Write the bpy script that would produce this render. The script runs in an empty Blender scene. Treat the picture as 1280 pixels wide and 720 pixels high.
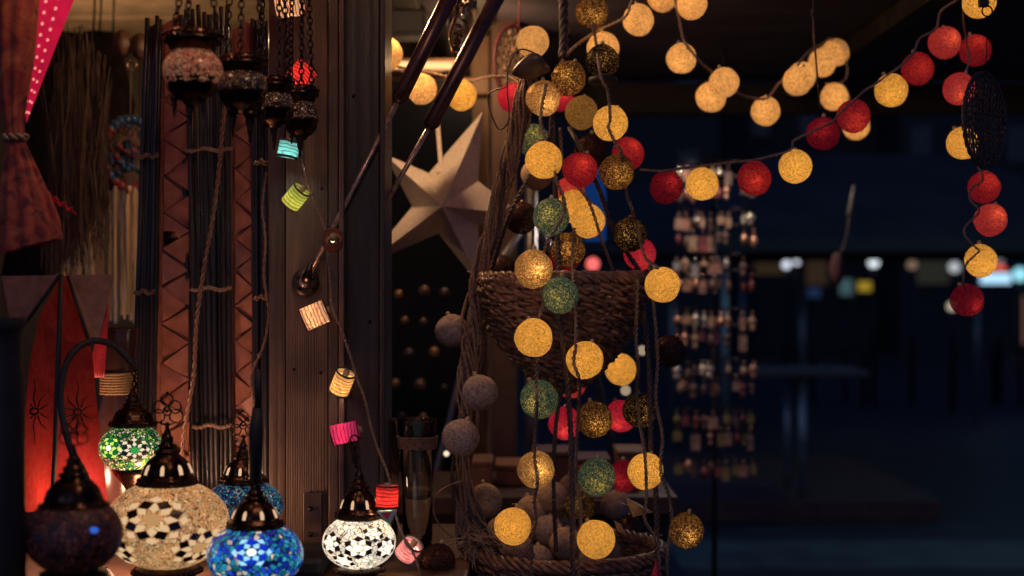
import bpy, bmesh, math, random
from mathutils import Vector, Matrix, Euler
random.seed(7)
PI = math.pi
C = bpy.data.collections.new("scene"); bpy.context.scene.collection.children.link(C)
F = 1778.0; CAMZ = 1.5
def P(px, py, d):
    """point of the place that the photograph shows at px, py (of 1280 x 720), d metres along the view"""
    return Vector((d*(px-640)/F, d, CAMZ - d*(py-360)/F))
def S(n, d): return n*d/F
def rnd(a, b): return random.uniform(a, b)

# ---------------------------------------------------------------- materials
class NT:
    def __init__(s, name):
        s.m = bpy.data.materials.new(name); s.m.use_nodes = True
        s.t = s.m.node_tree; s.t.nodes.clear()
        s.out = s.n('ShaderNodeOutputMaterial')
    def n(s, typ, ins=None, **kw):
        x = s.t.nodes.new(typ)
        for k, v in kw.items(): setattr(x, k, v)
        for k, v in (ins or {}).items(): s.put(x.inputs[k], v)
        return x
    def put(s, sock, v):
        if isinstance(v, bpy.types.NodeSocket): s.t.links.new(v, sock)
        elif hasattr(v, 'outputs'): s.t.links.new(v.outputs[0], sock)
        else:
            if isinstance(v, tuple) and len(v) == 3 and sock.type == 'RGBA': v = v + (1,)
            sock.default_value = v
    def co(s, which='Object', scale=(1, 1, 1), rot=(0, 0, 0), rand=True):
        tc = s.n('ShaderNodeTexCoord')
        loc = (0, 0, 0)
        mp = s.n('ShaderNodeMapping', {'Vector': tc.outputs[which], 'Scale': scale, 'Rotation': rot})
        if rand:
            oi = s.n('ShaderNodeObjectInfo')
            mul = s.math('MULTIPLY', oi.outputs['Random'], 37.0)
            s.put(mp.inputs['Location'], mul)
        return mp
    def math(s, op, a, b=0.0, c=None, clamp=False):
        x = s.n('ShaderNodeMath', operation=op, use_clamp=clamp); s.put(x.inputs[0], a); s.put(x.inputs[1], b)
        if c is not None: s.put(x.inputs[2], c)
        return x
    def noise(s, vec, scale, detail=2, dist=0.0, rough=.5):
        return s.n('ShaderNodeTexNoise', {'Vector': vec, 'Scale': scale, 'Detail': detail, 'Distortion': dist, 'Roughness': rough})
    def ramp(s, fac, stops, interp='LINEAR'):
        r = s.n('ShaderNodeValToRGB', {'Fac': fac}); r.color_ramp.interpolation = interp
        e = r.color_ramp.elements
        while len(e) < len(stops): e.new(.5)
        for q, (p, c) in zip(e, stops):
            q.position = p; q.color = tuple(c)+(1,) if not isinstance(c, (int, float)) else (c, c, c, 1)
        return r
    def mixc(s, f, a, b, blend='MIX'):
        x = s.n('ShaderNodeMix', data_type='RGBA', blend_type=blend)
        s.put(x.inputs[0], f); s.put(x.inputs[6], a); s.put(x.inputs[7], b)
        return x.outputs[2]
    def bump(s, h, st=.3, dist=.002):
        return s.n('ShaderNodeBump', {'Height': h, 'Strength': st, 'Distance': dist})
    def mixs(s, f, a, b):
        x = s.n('ShaderNodeMixShader'); s.put(x.inputs[0], f); s.put(x.inputs[1], a); s.put(x.inputs[2], b); return x
    def adds(s, a, b):
        x = s.n('ShaderNodeAddShader'); s.put(x.inputs[0], a); s.put(x.inputs[1], b); return x
    def pbr(s, **ins):
        ins = {k.replace('_', ' '): v for k, v in ins.items()}
        return s.n('ShaderNodeBsdfPrincipled', ins)
    def done(s, sh): s.put(s.out.inputs[0], sh); return s.m

def m_plain(name, col, rough=.6, metal=0.0, var=.35, scale=40, bump=.2, bd=.001, sheen=0.0, spec=.5, stretch=(1, 1, 1)):
    t = NT(name); v = t.co(scale=stretch)
    n = t.noise(v, scale, 4)
    dark = tuple(c*(1-var) for c in col); lite = tuple(min(1, c*(1+var)) for c in col)
    c = t.ramp(n, [(.3, dark), (.7, lite)])
    rr = t.n('ShaderNodeMapRange', {'Value': n, 3: max(.05, rough-.15), 4: min(1, rough+.15)})
    b = t.bump(t.noise(v, scale*2.3, 4), bump, bd)
    return t.done(t.pbr(Base_Color=c, Roughness=rr, Metallic=metal, Normal=b, Sheen_Weight=sheen, Specular_IOR_Level=spec))
def m_wood(name, col, dark, rough=.55, scale=6, axis=2, bump=.35):
    t = NT(name); st = [9, 9, 9]; st[axis] = .7
    v = t.co(scale=tuple(st))
    n = t.noise(v, scale, 6, 1.2, .6); n2 = t.noise(v, scale*7, 3, .3)
    big = t.noise(t.co(scale=(2.5, 2.5, 1)), 5, 5, .4, .65)
    c = t.ramp(t.math('ADD', t.math('MULTIPLY', n, .7), t.math('MULTIPLY', n2, .3)), [(.32, dark), (.68, col)])
    c = t.mixc(.65, c, t.ramp(big, [(.32, (.28, .27, .27)), (.68, (1, 1, 1))]), 'MULTIPLY')
    return t.done(t.pbr(Base_Color=c, Roughness=t.n('ShaderNodeMapRange', {'Value': n2, 3: rough-.15, 4: rough+.2}), Normal=t.bump(n2, bump, .0015)))
def m_emit(name, col, st):
    t = NT(name); return t.done(t.n('ShaderNodeEmission', {'Color': col, 'Strength': st}))

def m_ball(name, col, emit=0.0, trans=.3, gap=.2, glint=None, scale=330, metal=0.0, tcol=None, spark=.55, thr=(.50, .57)):
    """thread wound cotton shell: fine threads, small gaps between them, light passing through"""
    t = NT(name); v = t.co()
    n1 = t.noise(t.co(scale=(1, 1, .22), rot=(.4, .2, .9)), scale, 2, 1.1)
    n2 = t.noise(t.co(scale=(.22, 1, 1), rot=(.9, 1.2, .3)), scale, 2, 1.1)
    n3 = t.noise(t.co(scale=(1, .22, 1), rot=(-.7, .5, 1.9)), scale, 2, 1.1)
    th = t.math('MAXIMUM', t.math('MAXIMUM', n1, n2), n3)
    fine = t.noise(v, scale*1.6, 3)
    big = t.noise(v, 45, 2)
    c = t.ramp(th, [(.47, tuple(x*.35 for x in col)), (.70, col)])
    bm = t.bump(th, .6, .0008)
    d = t.n('ShaderNodeBsdfDiffuse', {'Color': c, 'Normal': bm})
    tr = t.n('ShaderNodeBsdfTranslucent', {'Color': tcol or c})
    sp = t.math('MULTIPLY', t.ramp(t.math('ADD', t.math('MULTIPLY', th, .5), t.math('MULTIPLY', fine, .5)), [(thr[0], 1), (thr[1], 0)]), trans*spark*2)
    sh = t.mixs(t.math('ADD', sp, trans*(1-spark), clamp=True), d, tr)
    if metal:
        g = t.n('ShaderNodeBsdfGlossy', {'Color': glint or c, 'Roughness': .3, 'Normal': bm})
        sh = t.mixs(t.math('MULTIPLY', t.ramp(fine, [(.5, 0), (.6, 1)]), metal), sh, g)
    if emit:
        fac = t.math('MULTIPLY', t.n('ShaderNodeMapRange', {'Value': th, 1: .42, 2: .75, 3: .55, 4: 1.2}), t.n('ShaderNodeMapRange', {'Value': big, 1: .3, 2: .7, 3: .8, 4: 1.15}))
        oi = t.n('ShaderNodeObjectInfo')
        fac = t.math('MULTIPLY', fac, t.n('ShaderNodeMapRange', {'Value': oi.outputs['Random'], 3: .8*emit, 4: 1.12*emit}))
        sh = t.adds(sh, t.n('ShaderNodeEmission', {'Color': col, 'Strength': fac}))
    if gap:
        mk = t.math('MULTIPLY', t.ramp(fine, [(.56-gap*.35, 0), (.62-gap*.35, 1)]), t.ramp(th, [(.55, 1), (.62, 0)]))
        sh = t.mixs(mk, sh, t.n('ShaderNodeBsdfTransparent'))
    return t.done(sh)

def m_mosaic(name, cols, st, scale=130, grout=(.02, .015, .01), gw=.09, spread=1.0, rough=.2):
    """leaded glass tiles lit from inside"""
    t = NT(name); v = t.co()
    v2 = t.n('ShaderNodeVectorMath', {0: v, 1: t.n('ShaderNodeVectorMath', {0: t.noise(v, 60, 1).outputs['Color'], 'Scale': .006}, operation='SCALE')}, operation='ADD')
    vo = t.n('ShaderNodeTexVoronoi', {'Vector': v2, 'Scale': scale, 'Randomness': spread})
    ve = t.n('ShaderNodeTexVoronoi', {'Vector': v2, 'Scale': scale, 'Randomness': spread}, feature='DISTANCE_TO_EDGE')
    sep = t.n('ShaderNodeSeparateColor', {0: vo.outputs['Color']})
    n = len(cols)
    c = t.ramp(sep.outputs[0], [(i/n, q) for i, q in enumerate(cols)], 'CONSTANT')
    e = t.ramp(ve, [(gw*.6, 0), (gw*1.3, 1)])
    br = t.n('ShaderNodeMapRange', {'Value': sep.outputs[1], 3: .6*st, 4: 1.2*st})
    sp = t.n('ShaderNodeMapRange', {'Value': t.noise(v, 30, 3), 1: .3, 2: .7, 3: .6, 4: 1.2})
    glass = t.n('ShaderNodeMapRange', {'Value': t.noise(v, 700, 2), 1: .3, 2: .7, 3: .75, 4: 1.15})
    s = t.math('MULTIPLY', t.math('MULTIPLY', t.math('MULTIPLY', br, sp), e), glass)
    base = t.mixc(e, grout, c)
    bm = t.bump(e, .5, .001)
    return t.done(t.pbr(Base_Color=base, Roughness=rough, Normal=bm, Emission_Color=c, Emission_Strength=s))

# ---------------------------------------------------------------- mesh building
ORG = {}
class MB:
    def __init__(s): s.v = []; s.f = []; s.sm = []
    def add(s, vs, fs, smooth=True):
        o = len(s.v); s.v += [Vector(p) for p in vs]
        s.f += [tuple(i+o for i in f) for f in fs]; s.sm += [smooth]*len(fs); return s
    def box(s, a, b, M=None):
        x0, y0, z0 = a; x1, y1, z1 = b
        vs = [Vector(p) for p in ((x0,y0,z0),(x1,y0,z0),(x1,y1,z0),(x0,y1,z0),(x0,y0,z1),(x1,y0,z1),(x1,y1,z1),(x0,y1,z1))]
        if M: vs = [M @ p for p in vs]
        return s.add(vs, [(0,3,2,1),(4,5,6,7),(0,1,5,4),(1,2,6,5),(2,3,7,6),(3,0,4,7)], False)
    def tube(s, pts, r, n=8, cap=True, closed=False):
        pts = [Vector(p) for p in pts]; m = len(pts)
        rr = r if isinstance(r, (list, tuple)) else [r]*m
        vs = []; fs = []; up = None
        for i, p in enumerate(pts):
            if closed: t = pts[(i+1) % m]-pts[i-1]
            else: t = pts[min(i+1, m-1)]-pts[max(i-1, 0)]
            if t.length < 1e-9: t = Vector((0, 0, 1))
            t.normalize()
            if up is None:
                up = Vector((0, 1, 0)) if abs(t.y) < .8 else Vector((1, 0, 0))
            up = up - t*up.dot(t)
            if up.length < 1e-6: up = t.orthogonal()
            up.normalize(); w = t.cross(up)
            for k in range(n):
                a = 2*PI*k/n; vs.append(p + (up*math.cos(a)+w*math.sin(a))*rr[i])
        L = m if closed else m-1
        for i in range(L):
            for k in range(n):
                a, b = i*n+k, i*n+(k+1) % n; c, d = ((i+1) % m)*n+(k+1) % n, ((i+1) % m)*n+k
                fs.append((a, b, c, d))
        if cap and not closed:
            fs.append(tuple(range(n-1, -1, -1))); fs.append(tuple(range((m-1)*n, m*n)))
        return s.add(vs, fs)
    def lathe(s, prof, c=(0, 0, 0), n=32, M=None, mod=None, cap=False):
        c = Vector(c); vs = []; fs = []
        for (r, z) in prof:
            for k in range(n):
                a = 2*PI*k/n; q = r*(mod(a, z) if mod else 1)
                p = Vector((q*math.cos(a), q*math.sin(a), z)); vs.append(c + (M @ p if M else p))
        for i in range(len(prof)-1):
            for k in range(n):
                a, b = i*n+k, i*n+(k+1) % n; fs.append((a, b, b+n, a+n))
        if cap:
            fs.append(tuple(range(n-1, -1, -1))); fs.append(tuple(range((len(prof)-1)*n, len(prof)*n)))
        return s.add(vs, fs)
    def ball(s, c, rx, ry=None, rz=None, n=20, m=12, M=None):
        ry = rx if ry is None else ry; rz = rx if rz is None else rz
        pr = [(math.sin(PI*(i+.02)/(m+.04)), -math.cos(PI*(i+.02)/(m+.04))) for i in range(m+1)]
        D = Matrix.Diagonal((rx, ry, rz)); D = (M @ D) if M else D
        return s.lathe(pr, c, n, D, cap=True)
    def prism(s, poly, off):
        """solid from a polygon given as 3d points, pushed along off"""
        n = len(poly); a = [Vector(p) for p in poly]; b = [p+Vector(off) for p in a]
        return s.add(a+b, [tuple(range(n)), tuple(range(2*n-1, n-1, -1))]+[(i, i+n, (i+1) % n+n, (i+1) % n) for i in range(n)], False)
    def build(s, name, mat, parent=None, origin=None, fix=False, smooth=None):
        me = bpy.data.meshes.new(name)
        if parent is not None: org = ORG[parent.name]
        elif origin is not None: org = Vector(origin)
        else:
            xs = [p.x for p in s.v]; ys = [p.y for p in s.v]; zs = [p.z for p in s.v]
            org = Vector(((min(xs)+max(xs))/2, (min(ys)+max(ys))/2, min(zs)))
        me.from_pydata([p-org for p in s.v], [], s.f)
        me.polygons.foreach_set('use_smooth', [(x if smooth is None else smooth) for x in s.sm])
        me.materials.append(mat); me.update()
        if fix:
            bm = bmesh.new(); bm.from_mesh(me); bmesh.ops.recalc_face_normals(bm, faces=bm.faces); bm.to_mesh(me); bm.free()
        o = bpy.data.objects.new(name, me); C.objects.link(o)
        if parent is not None: o.parent = parent; ORG[o.name] = org
        else: o.location = org; ORG[o.name] = org
        return o
def bevel(o, w, seg=2):
    b = o.modifiers.new('edge', 'BEVEL'); b.width = w; b.segments = seg; b.limit_method = 'ANGLE'
    return o
def tag(o, label, cat, group=None):
    o['label'] = label; o['category'] = cat
    if group: o['group'] = group
    return o
def kind(o, k='structure'): o['kind'] = k; return o
def thing(name, label, cat, loc, group=None):
    o = bpy.data.objects.new(name, None); C.objects.link(o); o.location = loc; o.empty_display_size = .02
    ORG[o.name] = Vector(loc); return tag(o, label, cat, group)

def spline(pts, step=.004, jit=0.0):
    """Catmull-Rom through points"""
    p = [Vector(q) for q in pts]; p = [p[0]*2-p[1]]+p+[p[-1]*2-p[-2]]; out = []
    for i in range(1, len(p)-2):
        n = max(2, int((p[i+1]-p[i]).length/step))
        for k in range(n):
            t = k/n; a, b, c, d = p[i-1], p[i], p[i+1], p[i+2]
            out.append(.5*((2*b)+(c-a)*t+(2*a-5*b+4*c-d)*t*t+(3*b-a-3*c+d)*t**3))
    out.append(p[-2])
    if jit:
        out = [q+Vector((rnd(-jit, jit), rnd(-jit, jit), rnd(-jit, jit))) for q in out]
    return out
def twisted(mb, path, r=.0011, pitch=.012, strands=2, n=5, amp=None, wob=0.0):
    """strands wound round each other along a path"""
    amp = amp if amp is not None else r*1.05
    s = 0.0; cols = [[] for _ in range(strands)]
    ph0 = rnd(0, 6)
    for i, p in enumerate(path):
        if i: s += (p-path[i-1]).length
        t = (path[min(i+1, len(path)-1)]-path[max(i-1, 0)])
        t.normalize() if t.length > 1e-9 else None
        u = t.orthogonal() if abs(t.y) > .95 else (Vector((0, 1, 0))-t*t.y)
        u.normalize(); w = t.cross(u)
        for k in range(strands):
            a = ph0+2*PI*(s/pitch+k/strands)
            cols[k].append(p+(u*math.cos(a)+w*math.sin(a))*amp*(1+wob*math.sin(s*90+k)))
    for c in cols: mb.tube(c, r, n)
    return mb
def ring_pts(c, r, M=None, n=24, rz=None):
    rz = r if rz is None else rz
    out = []
    for k in range(n):
        a = 2*PI*k/n; p = Vector((r*math.cos(a), 0, rz*math.sin(a)))
        out.append(Vector(c)+(M @ p if M else p))
    return out

# ---------------------------------------------------------------- shared materials
BRASS = m_plain('aged bronze', (.055, .03, .022), .28, 1.0, .4, 60, .35, .001)
DARKMETAL = m_plain('dark metal', (.03, .025, .03), .35, .9, .3, 80, .2)
CORD = m_plain('brown wire', (.24, .15, .105), .45, 0, .3, 200, .2)
CORDPALE = m_plain('beige cord', (.42, .29, .2), .5, 0, .3, 200, .2)
CORDDARK = m_plain('dark braid', (.075, .045, .042), .5, 0, .4, 200, .3)
STICK = m_plain('black cane', (.022, .018, .024), .32, 0, .4, 50, .2, stretch=(1, 1, .1))
LEATHER = m_plain('brown leather', (.30, .105, .07), .48, 0, .35, 45, .5, .0012)
WICKER = m_plain('dark wicker', (.21, .10, .062), .4, 0, .65, 60, .4)
PLASTIC = m_plain('pale plastic', (.45, .33, .2), .4, 0, .2, 90, .1)
WARMGLASS = m_emit('lit slot', (1.0, .62, .36), .8)
BLACK = m_plain('black matt', (.012, .012, .016), .6, 0, .3, 30, .2)
# ---------------------------------------------------------------- the setting
g = MB(); g.box((-60, -10, -.3), (60, 120, 0)); kind(g.build('ground', m_plain('dark paving', (.035, .035, .038), .55, 0, .4, 3, .4, .01), origin=(0, 0, 0)))
g = MB(); g.box((.9, 7.55, 0), (30, 8.4, .012)); kind(g.build('pavement', m_plain('pale paving', (.12, .14, .12), .6, 0, .3, 4, .4, .01)))
g = MB(); g.box((.6, 9.1, 0), (2.75, 11.6, .14)); kind(bevel(g.build('kerb', m_wood('platform boards', (.16, .07, .05), (.07, .03, .03), .6, 3, 0)), .01))
# hut: floor counter, walls, ceiling
DKWALL = m_wood('dark hut boards', (.05, .035, .03), (.02, .014, .014), .7, 4)
CEIL = m_wood('pale ceiling boards', (.66, .50, .34), (.5, .36, .24), .6, 3, 0)
g = MB()
for i in range(15): g.box((-3.4+i*.22, 4.6+(.006 if i % 2 else 0), 0), (-3.4+i*.22+.214, 4.66, 2.3))
hw = thing('hut_wall', 'dark back wall of boards inside the stall', 'wall', (-1.2, 4.6, 0))
for (b) in (0,): g.build('board_panel', DKWALL, hw)
g = MB()
for i in range(16): g.box((-3.4, 1.0+i*.23, 2.30+(.004 if i % 2 else 0)), (-.02, 1.0+i*.23+.224, 2.33))
hc = tag(g.build('hut_ceiling', CEIL), 'pale boarded ceiling inside the stall at upper left', 'ceiling')
# canopy flap, tilted up, over the right half
CANV = m_plain('dark canopy cloth', (.11, .09, .125), .7, 0, .25, 8, .3, .003)
g = MB()
nx, ny = 14, 10
vs = []; fs = []
for j in range(ny+1):
    for i in range(nx+1):
        x = -.27+i*3.2/nx; y = 2.75+j*1.9/ny
        vs.append((x, y, 2.175 - .006*math.sin(i*1.9)*math.sin(j*1.1)))
o0 = len(vs); vs += [(x, y, z+.03) for x, y, z in vs]
for j in range(ny):
    for i in range(nx):
        a = j*(nx+1)+i; fs += [(a, a+1, a+nx+2, a+nx+1), (a+o0, a+nx+1+o0, a+nx+2+o0, a+1+o0)]
for i in range(nx): a = i; fs.append((a, a+o0, a+1+o0, a+1)); a = ny*(nx+1)+i; fs.append((a, a+1, a+1+o0, a+o0))
for j in range(ny): a = j*(nx+1); fs.append((a, a+nx+1, a+nx+1+o0, a+o0)); a += nx; fs.append((a, a+o0, a+nx+1+o0, a+nx+1))
g.add(vs, fs)
cn = thing('canopy', 'dark cloth awning spread above the ball lights', 'canopy', (1.3, 3.7, 2.13))
g.build('cloth', CANV, cn)
g = MB(); g.box((-.27, 4.655, 2.07), (2.95, 4.70, 2.17)); bevel(g.build('edge_beam', m_wood('beam', (.05, .035, .035), (.025, .018, .02), .6, 4, 0), cn), .004)
g = MB(); g.box((1.9, 2.75, 2.12), (1.94, 4.65, 2.167)); g.build('rib', DKWALL, cn)
g = MB(); g.box((.9, 2.75, 2.12), (.94, 4.65, 2.167)); g.build('rib', DKWALL, cn)

# counter
WOODC = m_wood('counter top', (.16, .08, .055), (.06, .03, .025), .45, 5, 0)
g = MB(); g.box((-2.2, 1.35, 1.0), (-.07, 2.75, 1.045)); ct = thing('counter', 'dark wooden counter under the mosaic lamps', 'counter', (-1.1, 2.0, 0))
bevel(g.build('top', WOODC, ct), .006)
g = MB(); g.box((-2.15, 1.4, 0), (-.10, 2.7, .998)); g.build('front_panel', DKWALL, ct)

# corner post of the stall, made of several boards, and the shelf side
P1 = m_wood('reeded board', (.24, .135, .09), (.11, .065, .05), .5, 5)
P2 = m_wood('planed board', (.20, .115, .09), (.11, .06, .05), .5, 5)
P3 = m_wood('end grain board', (.15, .085, .065), (.06, .035, .03), .5, 9)
P4 = m_wood('dark frame board', (.06, .036, .034), (.028, .017, .018), .45, 5)
post = thing('corner_post', 'brown wooden corner post with reeded boards beside the star', 'post', (P(405, 360, 2.36).x, 2.36, 0))
def board(x0, x1, d, th, mat, reed=0, z0=0.0, z1=2.5, name='board'):
    a = P(x0, 360, d).x; b = P(x1, 360, d).x; g = MB()
    g.box((a, d, z0), (b, d+th, z1))
    o = bevel(g.build(name, mat, post), .002)
    if reed:
        g = MB(); n = reed; ws = [rnd(.75, 1.25) for i in range(n)]; kk = (b-a)/sum(ws); xa = a
        for i in range(n):
            w = ws[i]*kk; xc = xa+w*.5; xa += w
            pr = [(xc-w*.42, d-.0005), (xc-w*.25, d-.0008), (xc, d-.0009), (xc+w*.25, d-.0008), (xc+w*.42, d-.0005)]
            g.add([(x, y, z0+.002) for x, y in pr]+[(x, y, z1-.002) for x, y in pr], [(k, k+1, k+6, k+5) for k in range(4)])
        g.build('reeding', mat, o)
board(336, 357, 2.42, .08, P3, 2)
board(357.4, 410, 2.38, .10, P1, 17)
board(410.4, 423, 2.35, .12, P3, 0)
board(423.4, 430, 2.33, .12, P2, 0)
board(430.4, 474, 2.36, .16, P4, 3)
board(474.4, 481, 2.335, .14, P4, 0)
for (x, y, dd) in ((366, 236, 2.3785), (402, 236, 2.3785), (367, 462, 2.3785), (401, 466, 2.3785), (442, 120, 2.359), (462, 402, 2.359), (444, 560, 2.359)):
    g = MB(); g.lathe([(.0001, .0018), (.002, .0014), (.0028, 0)], P(x, y, dd-.0008), 10, Matrix.Rotation(PI/2, 3, 'X')); g.build('nail_head', DARKMETAL, post)
# the cast corner of the front sill where lamps stand, a dark low block
g = MB(); q0 = P(330, 700, 2.3); g.box((q0.x, 2.22, 1.046), (P(412, 700, 2.3).x, 2.36, 1.046+S(26, 2.3))); bevel(tag(g.build('wooden_block', BLACK), 'low black block on the counter left of the white lamp', 'block'), .01)
# hinge plate
hg = thing('hinge_plate', 'tall brown metal plate screwed low on the post', 'hinge', P(390, 684, 2.37))
g = MB(); a = P(379, 684, 2.37); b = P(402, 616, 2.37); g.box((a.x, 2.3705, a.z), (b.x, 2.3765, b.z)); bevel(g.build('plate', m_plain('painted steel', (.10, .06, .055), .4, .6, .3, 30, .2), hg), .001)
for yy in (636, 668):
    c = P(388, yy, 2.369); g = MB(); g.lathe([(.0001, .0035), (.003, .003), (.0045, 0)], c, 14, Matrix.Rotation(PI/2, 3, 'X')); g.build('screw', DARKMETAL, hg)

# ---------------------------------------------------------------- gas struts
STRUT = m_plain('plum painted steel', (.075, .035, .04), .3, .5, .25, 30, .1)
CHROME = m_plain('strut rod', (.5, .36, .33), .3, .6, .2, 90, .05)
def strut(a, j, b, d, label, plate):
    A, J, B = P(*a, d), P(*j, d), P(*b, d-.06)
    t = thing('gas_strut', label, 'strut', A, 'gas struts holding up the flap')
    g = MB(); g.tube([A, J], S(3.2, d), 12); g.build('rod', CHROME, t)
    g = MB(); k = (B-J).normalized(); g.tube([J-k*.006, J, J+k*.004, J+k*.014, B], [S(6, d), S(9.6, d), S(10.6, d), S(9.8, d), S(9.8, d)], 18); g.build('cylinder', STRUT, t)
    if plate:
        c = P(382, 353, 2.372); M = Matrix.Rotation(PI/2, 3, 'X')
        g = MB(); g.lathe([(.0001, .006), (.012, .006), (S(16, d), .004), (S(17.5, d), 0)], c, 32, M); pl = g.build('mounting_plate', m_plain('mount steel', (.07, .045, .04), .4, .7, .3, 60, .2), t)
        for dx, dy in ((-9, 6), (10, 5), (-8, -8), (9, -8)):
            g = MB(); g.lathe([(.0001, .0025), (.003, .002), (.0035, 0)], c+Vector((S(dx, d), -.005, S(dy, d))), 10, M); g.build('screw', DARKMETAL, pl)
        g = MB(); g.ball(c+Vector((0, -.012, 0)), .0095, n=16, m=10); g.build('ball_joint', CHROME, t)
        g = MB(); g.tube([c+Vector((0, -.012, 0)), P(384, 345, d), P(390, 330, d)], [.007, .0075, .0055], 12); g.build('end_fitting', DARKMETAL, t)
strut((382, 352), (499, 124), (580, -40), 2.345, 'left dark strut rising from the round plate on the post', True)
strut((472, 272), (538, 156), (642, -44), 2.41, 'right dark strut passing in front of the white star', False)
# ---------------------------------------------------------------- mosaic lamps
def cap_profile(w, h):
    k = [(0, 1.0), (.02, 1.05), (.06, 1.05), (.075, .97), (.09, 1.03), (.13, 1.03), (.15, .90), (.25, .86), (.36, .76), (.46, .60), (.53, .42), (.56, .40),
         (.565, .46), (.60, .46), (.61, .36), (.65, .30), (.67, .34), (.70, .34), (.72, .24), (.78, .20), (.82, .23), (.85, .16), (.93, .10), (1, .07)]
    return [(w*r, h*z) for z, r in k]
def cap(parent, c, w, h, slots=8, name='cap', lit=True, rot=0.0):
    g = MB()
    def mod(a, z):
        if h*.14 < z < h*.5: return 1+.055*abs(math.cos(4*(a+rot)))-.02
        return 1
    g.lathe(cap_profile(w, h), c, 48, None, mod)
    cp = g.build(name, BRASS, parent)
    g = MB()
    for zz, rr in ((.045, 1.06), (.11, 1.04)):
        n = 44
        for i in range(n):
            a = 2*PI*i/n; q = Vector((math.cos(a)*w*rr, math.sin(a)*w*rr, h*zz)); g.ball(Vector(c)+q, w*.05, n=6, m=4)
    g.build('beaded_rim', BRASS, cp)
    for i in range(slots if lit else 0):
        a = 2*PI*(i+.5)/slots+rot; ca, sa = math.cos(a), math.sin(a); pts = []
        for (u, z) in ((-.055, .22), (.055, .22), (.06, .31), (.045, .36), (0, .385), (-.045, .36), (-.06, .31)):
            # radius of the dome here
            pr = cap_profile(w, h); r = next(pr[j][0]+(pr[j+1][0]-pr[j][0])*((z*h-pr[j][1])/(pr[j+1][1]-pr[j][1])) for j in range(len(pr)-1) if pr[j][1] <= z*h <= pr[j+1][1])
            r *= 1.048; p = Vector((ca*r, sa*r, z*h)) + Vector((-sa, ca, 0))*u*w*1.15; pts.append(Vector(c)+p)
        g = MB(); g.prism(pts, Vector((-ca, -sa, 0))*.002); g.build('slot', WARMGLASS, cp)
    return cp
def filigree(parent, c, h, name='finial'):
    """openwork trefoil of loops in the picture plane"""
    g = MB(); c = Vector(c); r = h*.0225
    L = h*.19
    for (x, z, q) in ((-.26, .36, 1), (.26, .36, 1), (-.22, .62, .95), (.22, .62, .95), (0, .82, .9), (0, .5, .62)):
        g.tube(ring_pts(c+Vector((x*h, 0, z*h)), L*q, None, 20), r, 6, closed=True)
    g.tube([c, c+Vector((0, 0, h*.16))], [h*.05, h*.035], 8); g.ball(c+Vector((0, 0, h*.12)), h*.075, n=10, m=8)
    g.ball(c+Vector((0, 0, h*1.02)), h*.045, n=8, m=6); g.ball(c+Vector((0, 0, h*.5)), h*.05, n=8, m=6)
    g.tube([c+Vector((-.08*h, 0, .12*h)), c+Vector((-.26*h, 0, .2*h))], r, 6); g.tube([c+Vector((.08*h, 0, .12*h)), c+Vector((.26*h, 0, .2*h))], r, 6)
    return g.build(name, BRASS, parent)
def chain(parent, a, b, size, mat, name='chain'):
    a, b = Vector(a), Vector(b); L = (b-a).length; n = max(2, int(L/(size*1.45))); g = MB(); t = (b-a).normalized()
    ux = t.orthogonal().normalized(); uy = t.cross(ux); ph = rnd(0, 3)
    for i in range(n):
        c = a+(b-a)*((i+.5)/n); an = ph+(PI/2 if i % 2 else 0); w = ux*math.cos(an)+uy*math.sin(an); pts = []
        for k in range(12):
            q = 2*PI*k/12; pts.append(c+t*(math.sin(q)*size)+w*(math.cos(q)*size*.62))
        g.tube(pts, size*.2, 5, closed=True)
    return g.build(name, mat, parent)
def on_globe(c, R, d, u, v, k=1.004):
    d = Vector(d).normalized(); T = Vector((0, 0, 1)).cross(d).normalized(); B = d.cross(T)
    q = (d+T*u+B*v).normalized()
    return Vector(c)+Vector((q.x*R[0], q.y*R[1], q.z*R[2]))*k
def rosette(c, R, d, s, parent, mats, n=8, squash=1.0, rings=2):
    """flower of cut glass tiles set into a globe: disc, petals, dark kites between, outer ring"""
    wh, dk, ctr = mats; W = MB(); D = MB(); K = MB()
    def tile(g, pts):
        q = [on_globe(c, R, d, a*s, b*s*squash, 1.012) for a, b in pts]; nrm = (q[1]-q[0]).cross(q[2]-q[1]).normalized()
        if nrm.dot(q[0]-Vector(c)) < 0: nrm = -nrm
        g.prism(q, -nrm*.0025)
    def pol(r, a): return (r*math.cos(a), r*math.sin(a))
    tile(K, [pol(.24, 2*PI*i/14) for i in range(14)])
    for i in range(n):
        a = 2*PI*i/n; h = PI/n
        tile(W, [pol(.28, a), pol(.46, a-h*.74), pol(.68, a), pol(.46, a+h*.74)])
        a2 = a+h
        tile(D, [pol(.46, a2), pol(.69, a2-h*.86), pol(.90, a2), pol(.69, a2+h*.86)])
        if rings > 1: tile(W, [pol(.74, a-h*.05), pol(.90, a-h*.55), pol(1.06, a), pol(.90, a+h*.55)])
    W.build('petal_tiles', wh, parent); D.build('dark_tiles', dk, parent); K.build('centre_tile', ctr, parent)
def base(parent, c, w, h, name='base'):
    g = MB(); pr = [(.0001, 0), (1.15, 0), (1.15, .12), (1.0, .2), (.7, .4), (.62, .6), (.78, .78), (.92, .84), (.92, .92), (.86, 1.0), (.6, 1.02)]
    g.lathe([(w*r, h*z) for r, z in pr], c, 36)
    b = g.build(name, BRASS, parent); g = MB(); n = 40
    for i in range(n):
        a = 2*PI*i/n; g.ball(Vector(c)+Vector((math.cos(a)*w*.93, math.sin(a)*w*.93, h*.88)), w*.05, n=6, m=4)
    g.build('beaded_rim', BRASS, b); return b
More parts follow.
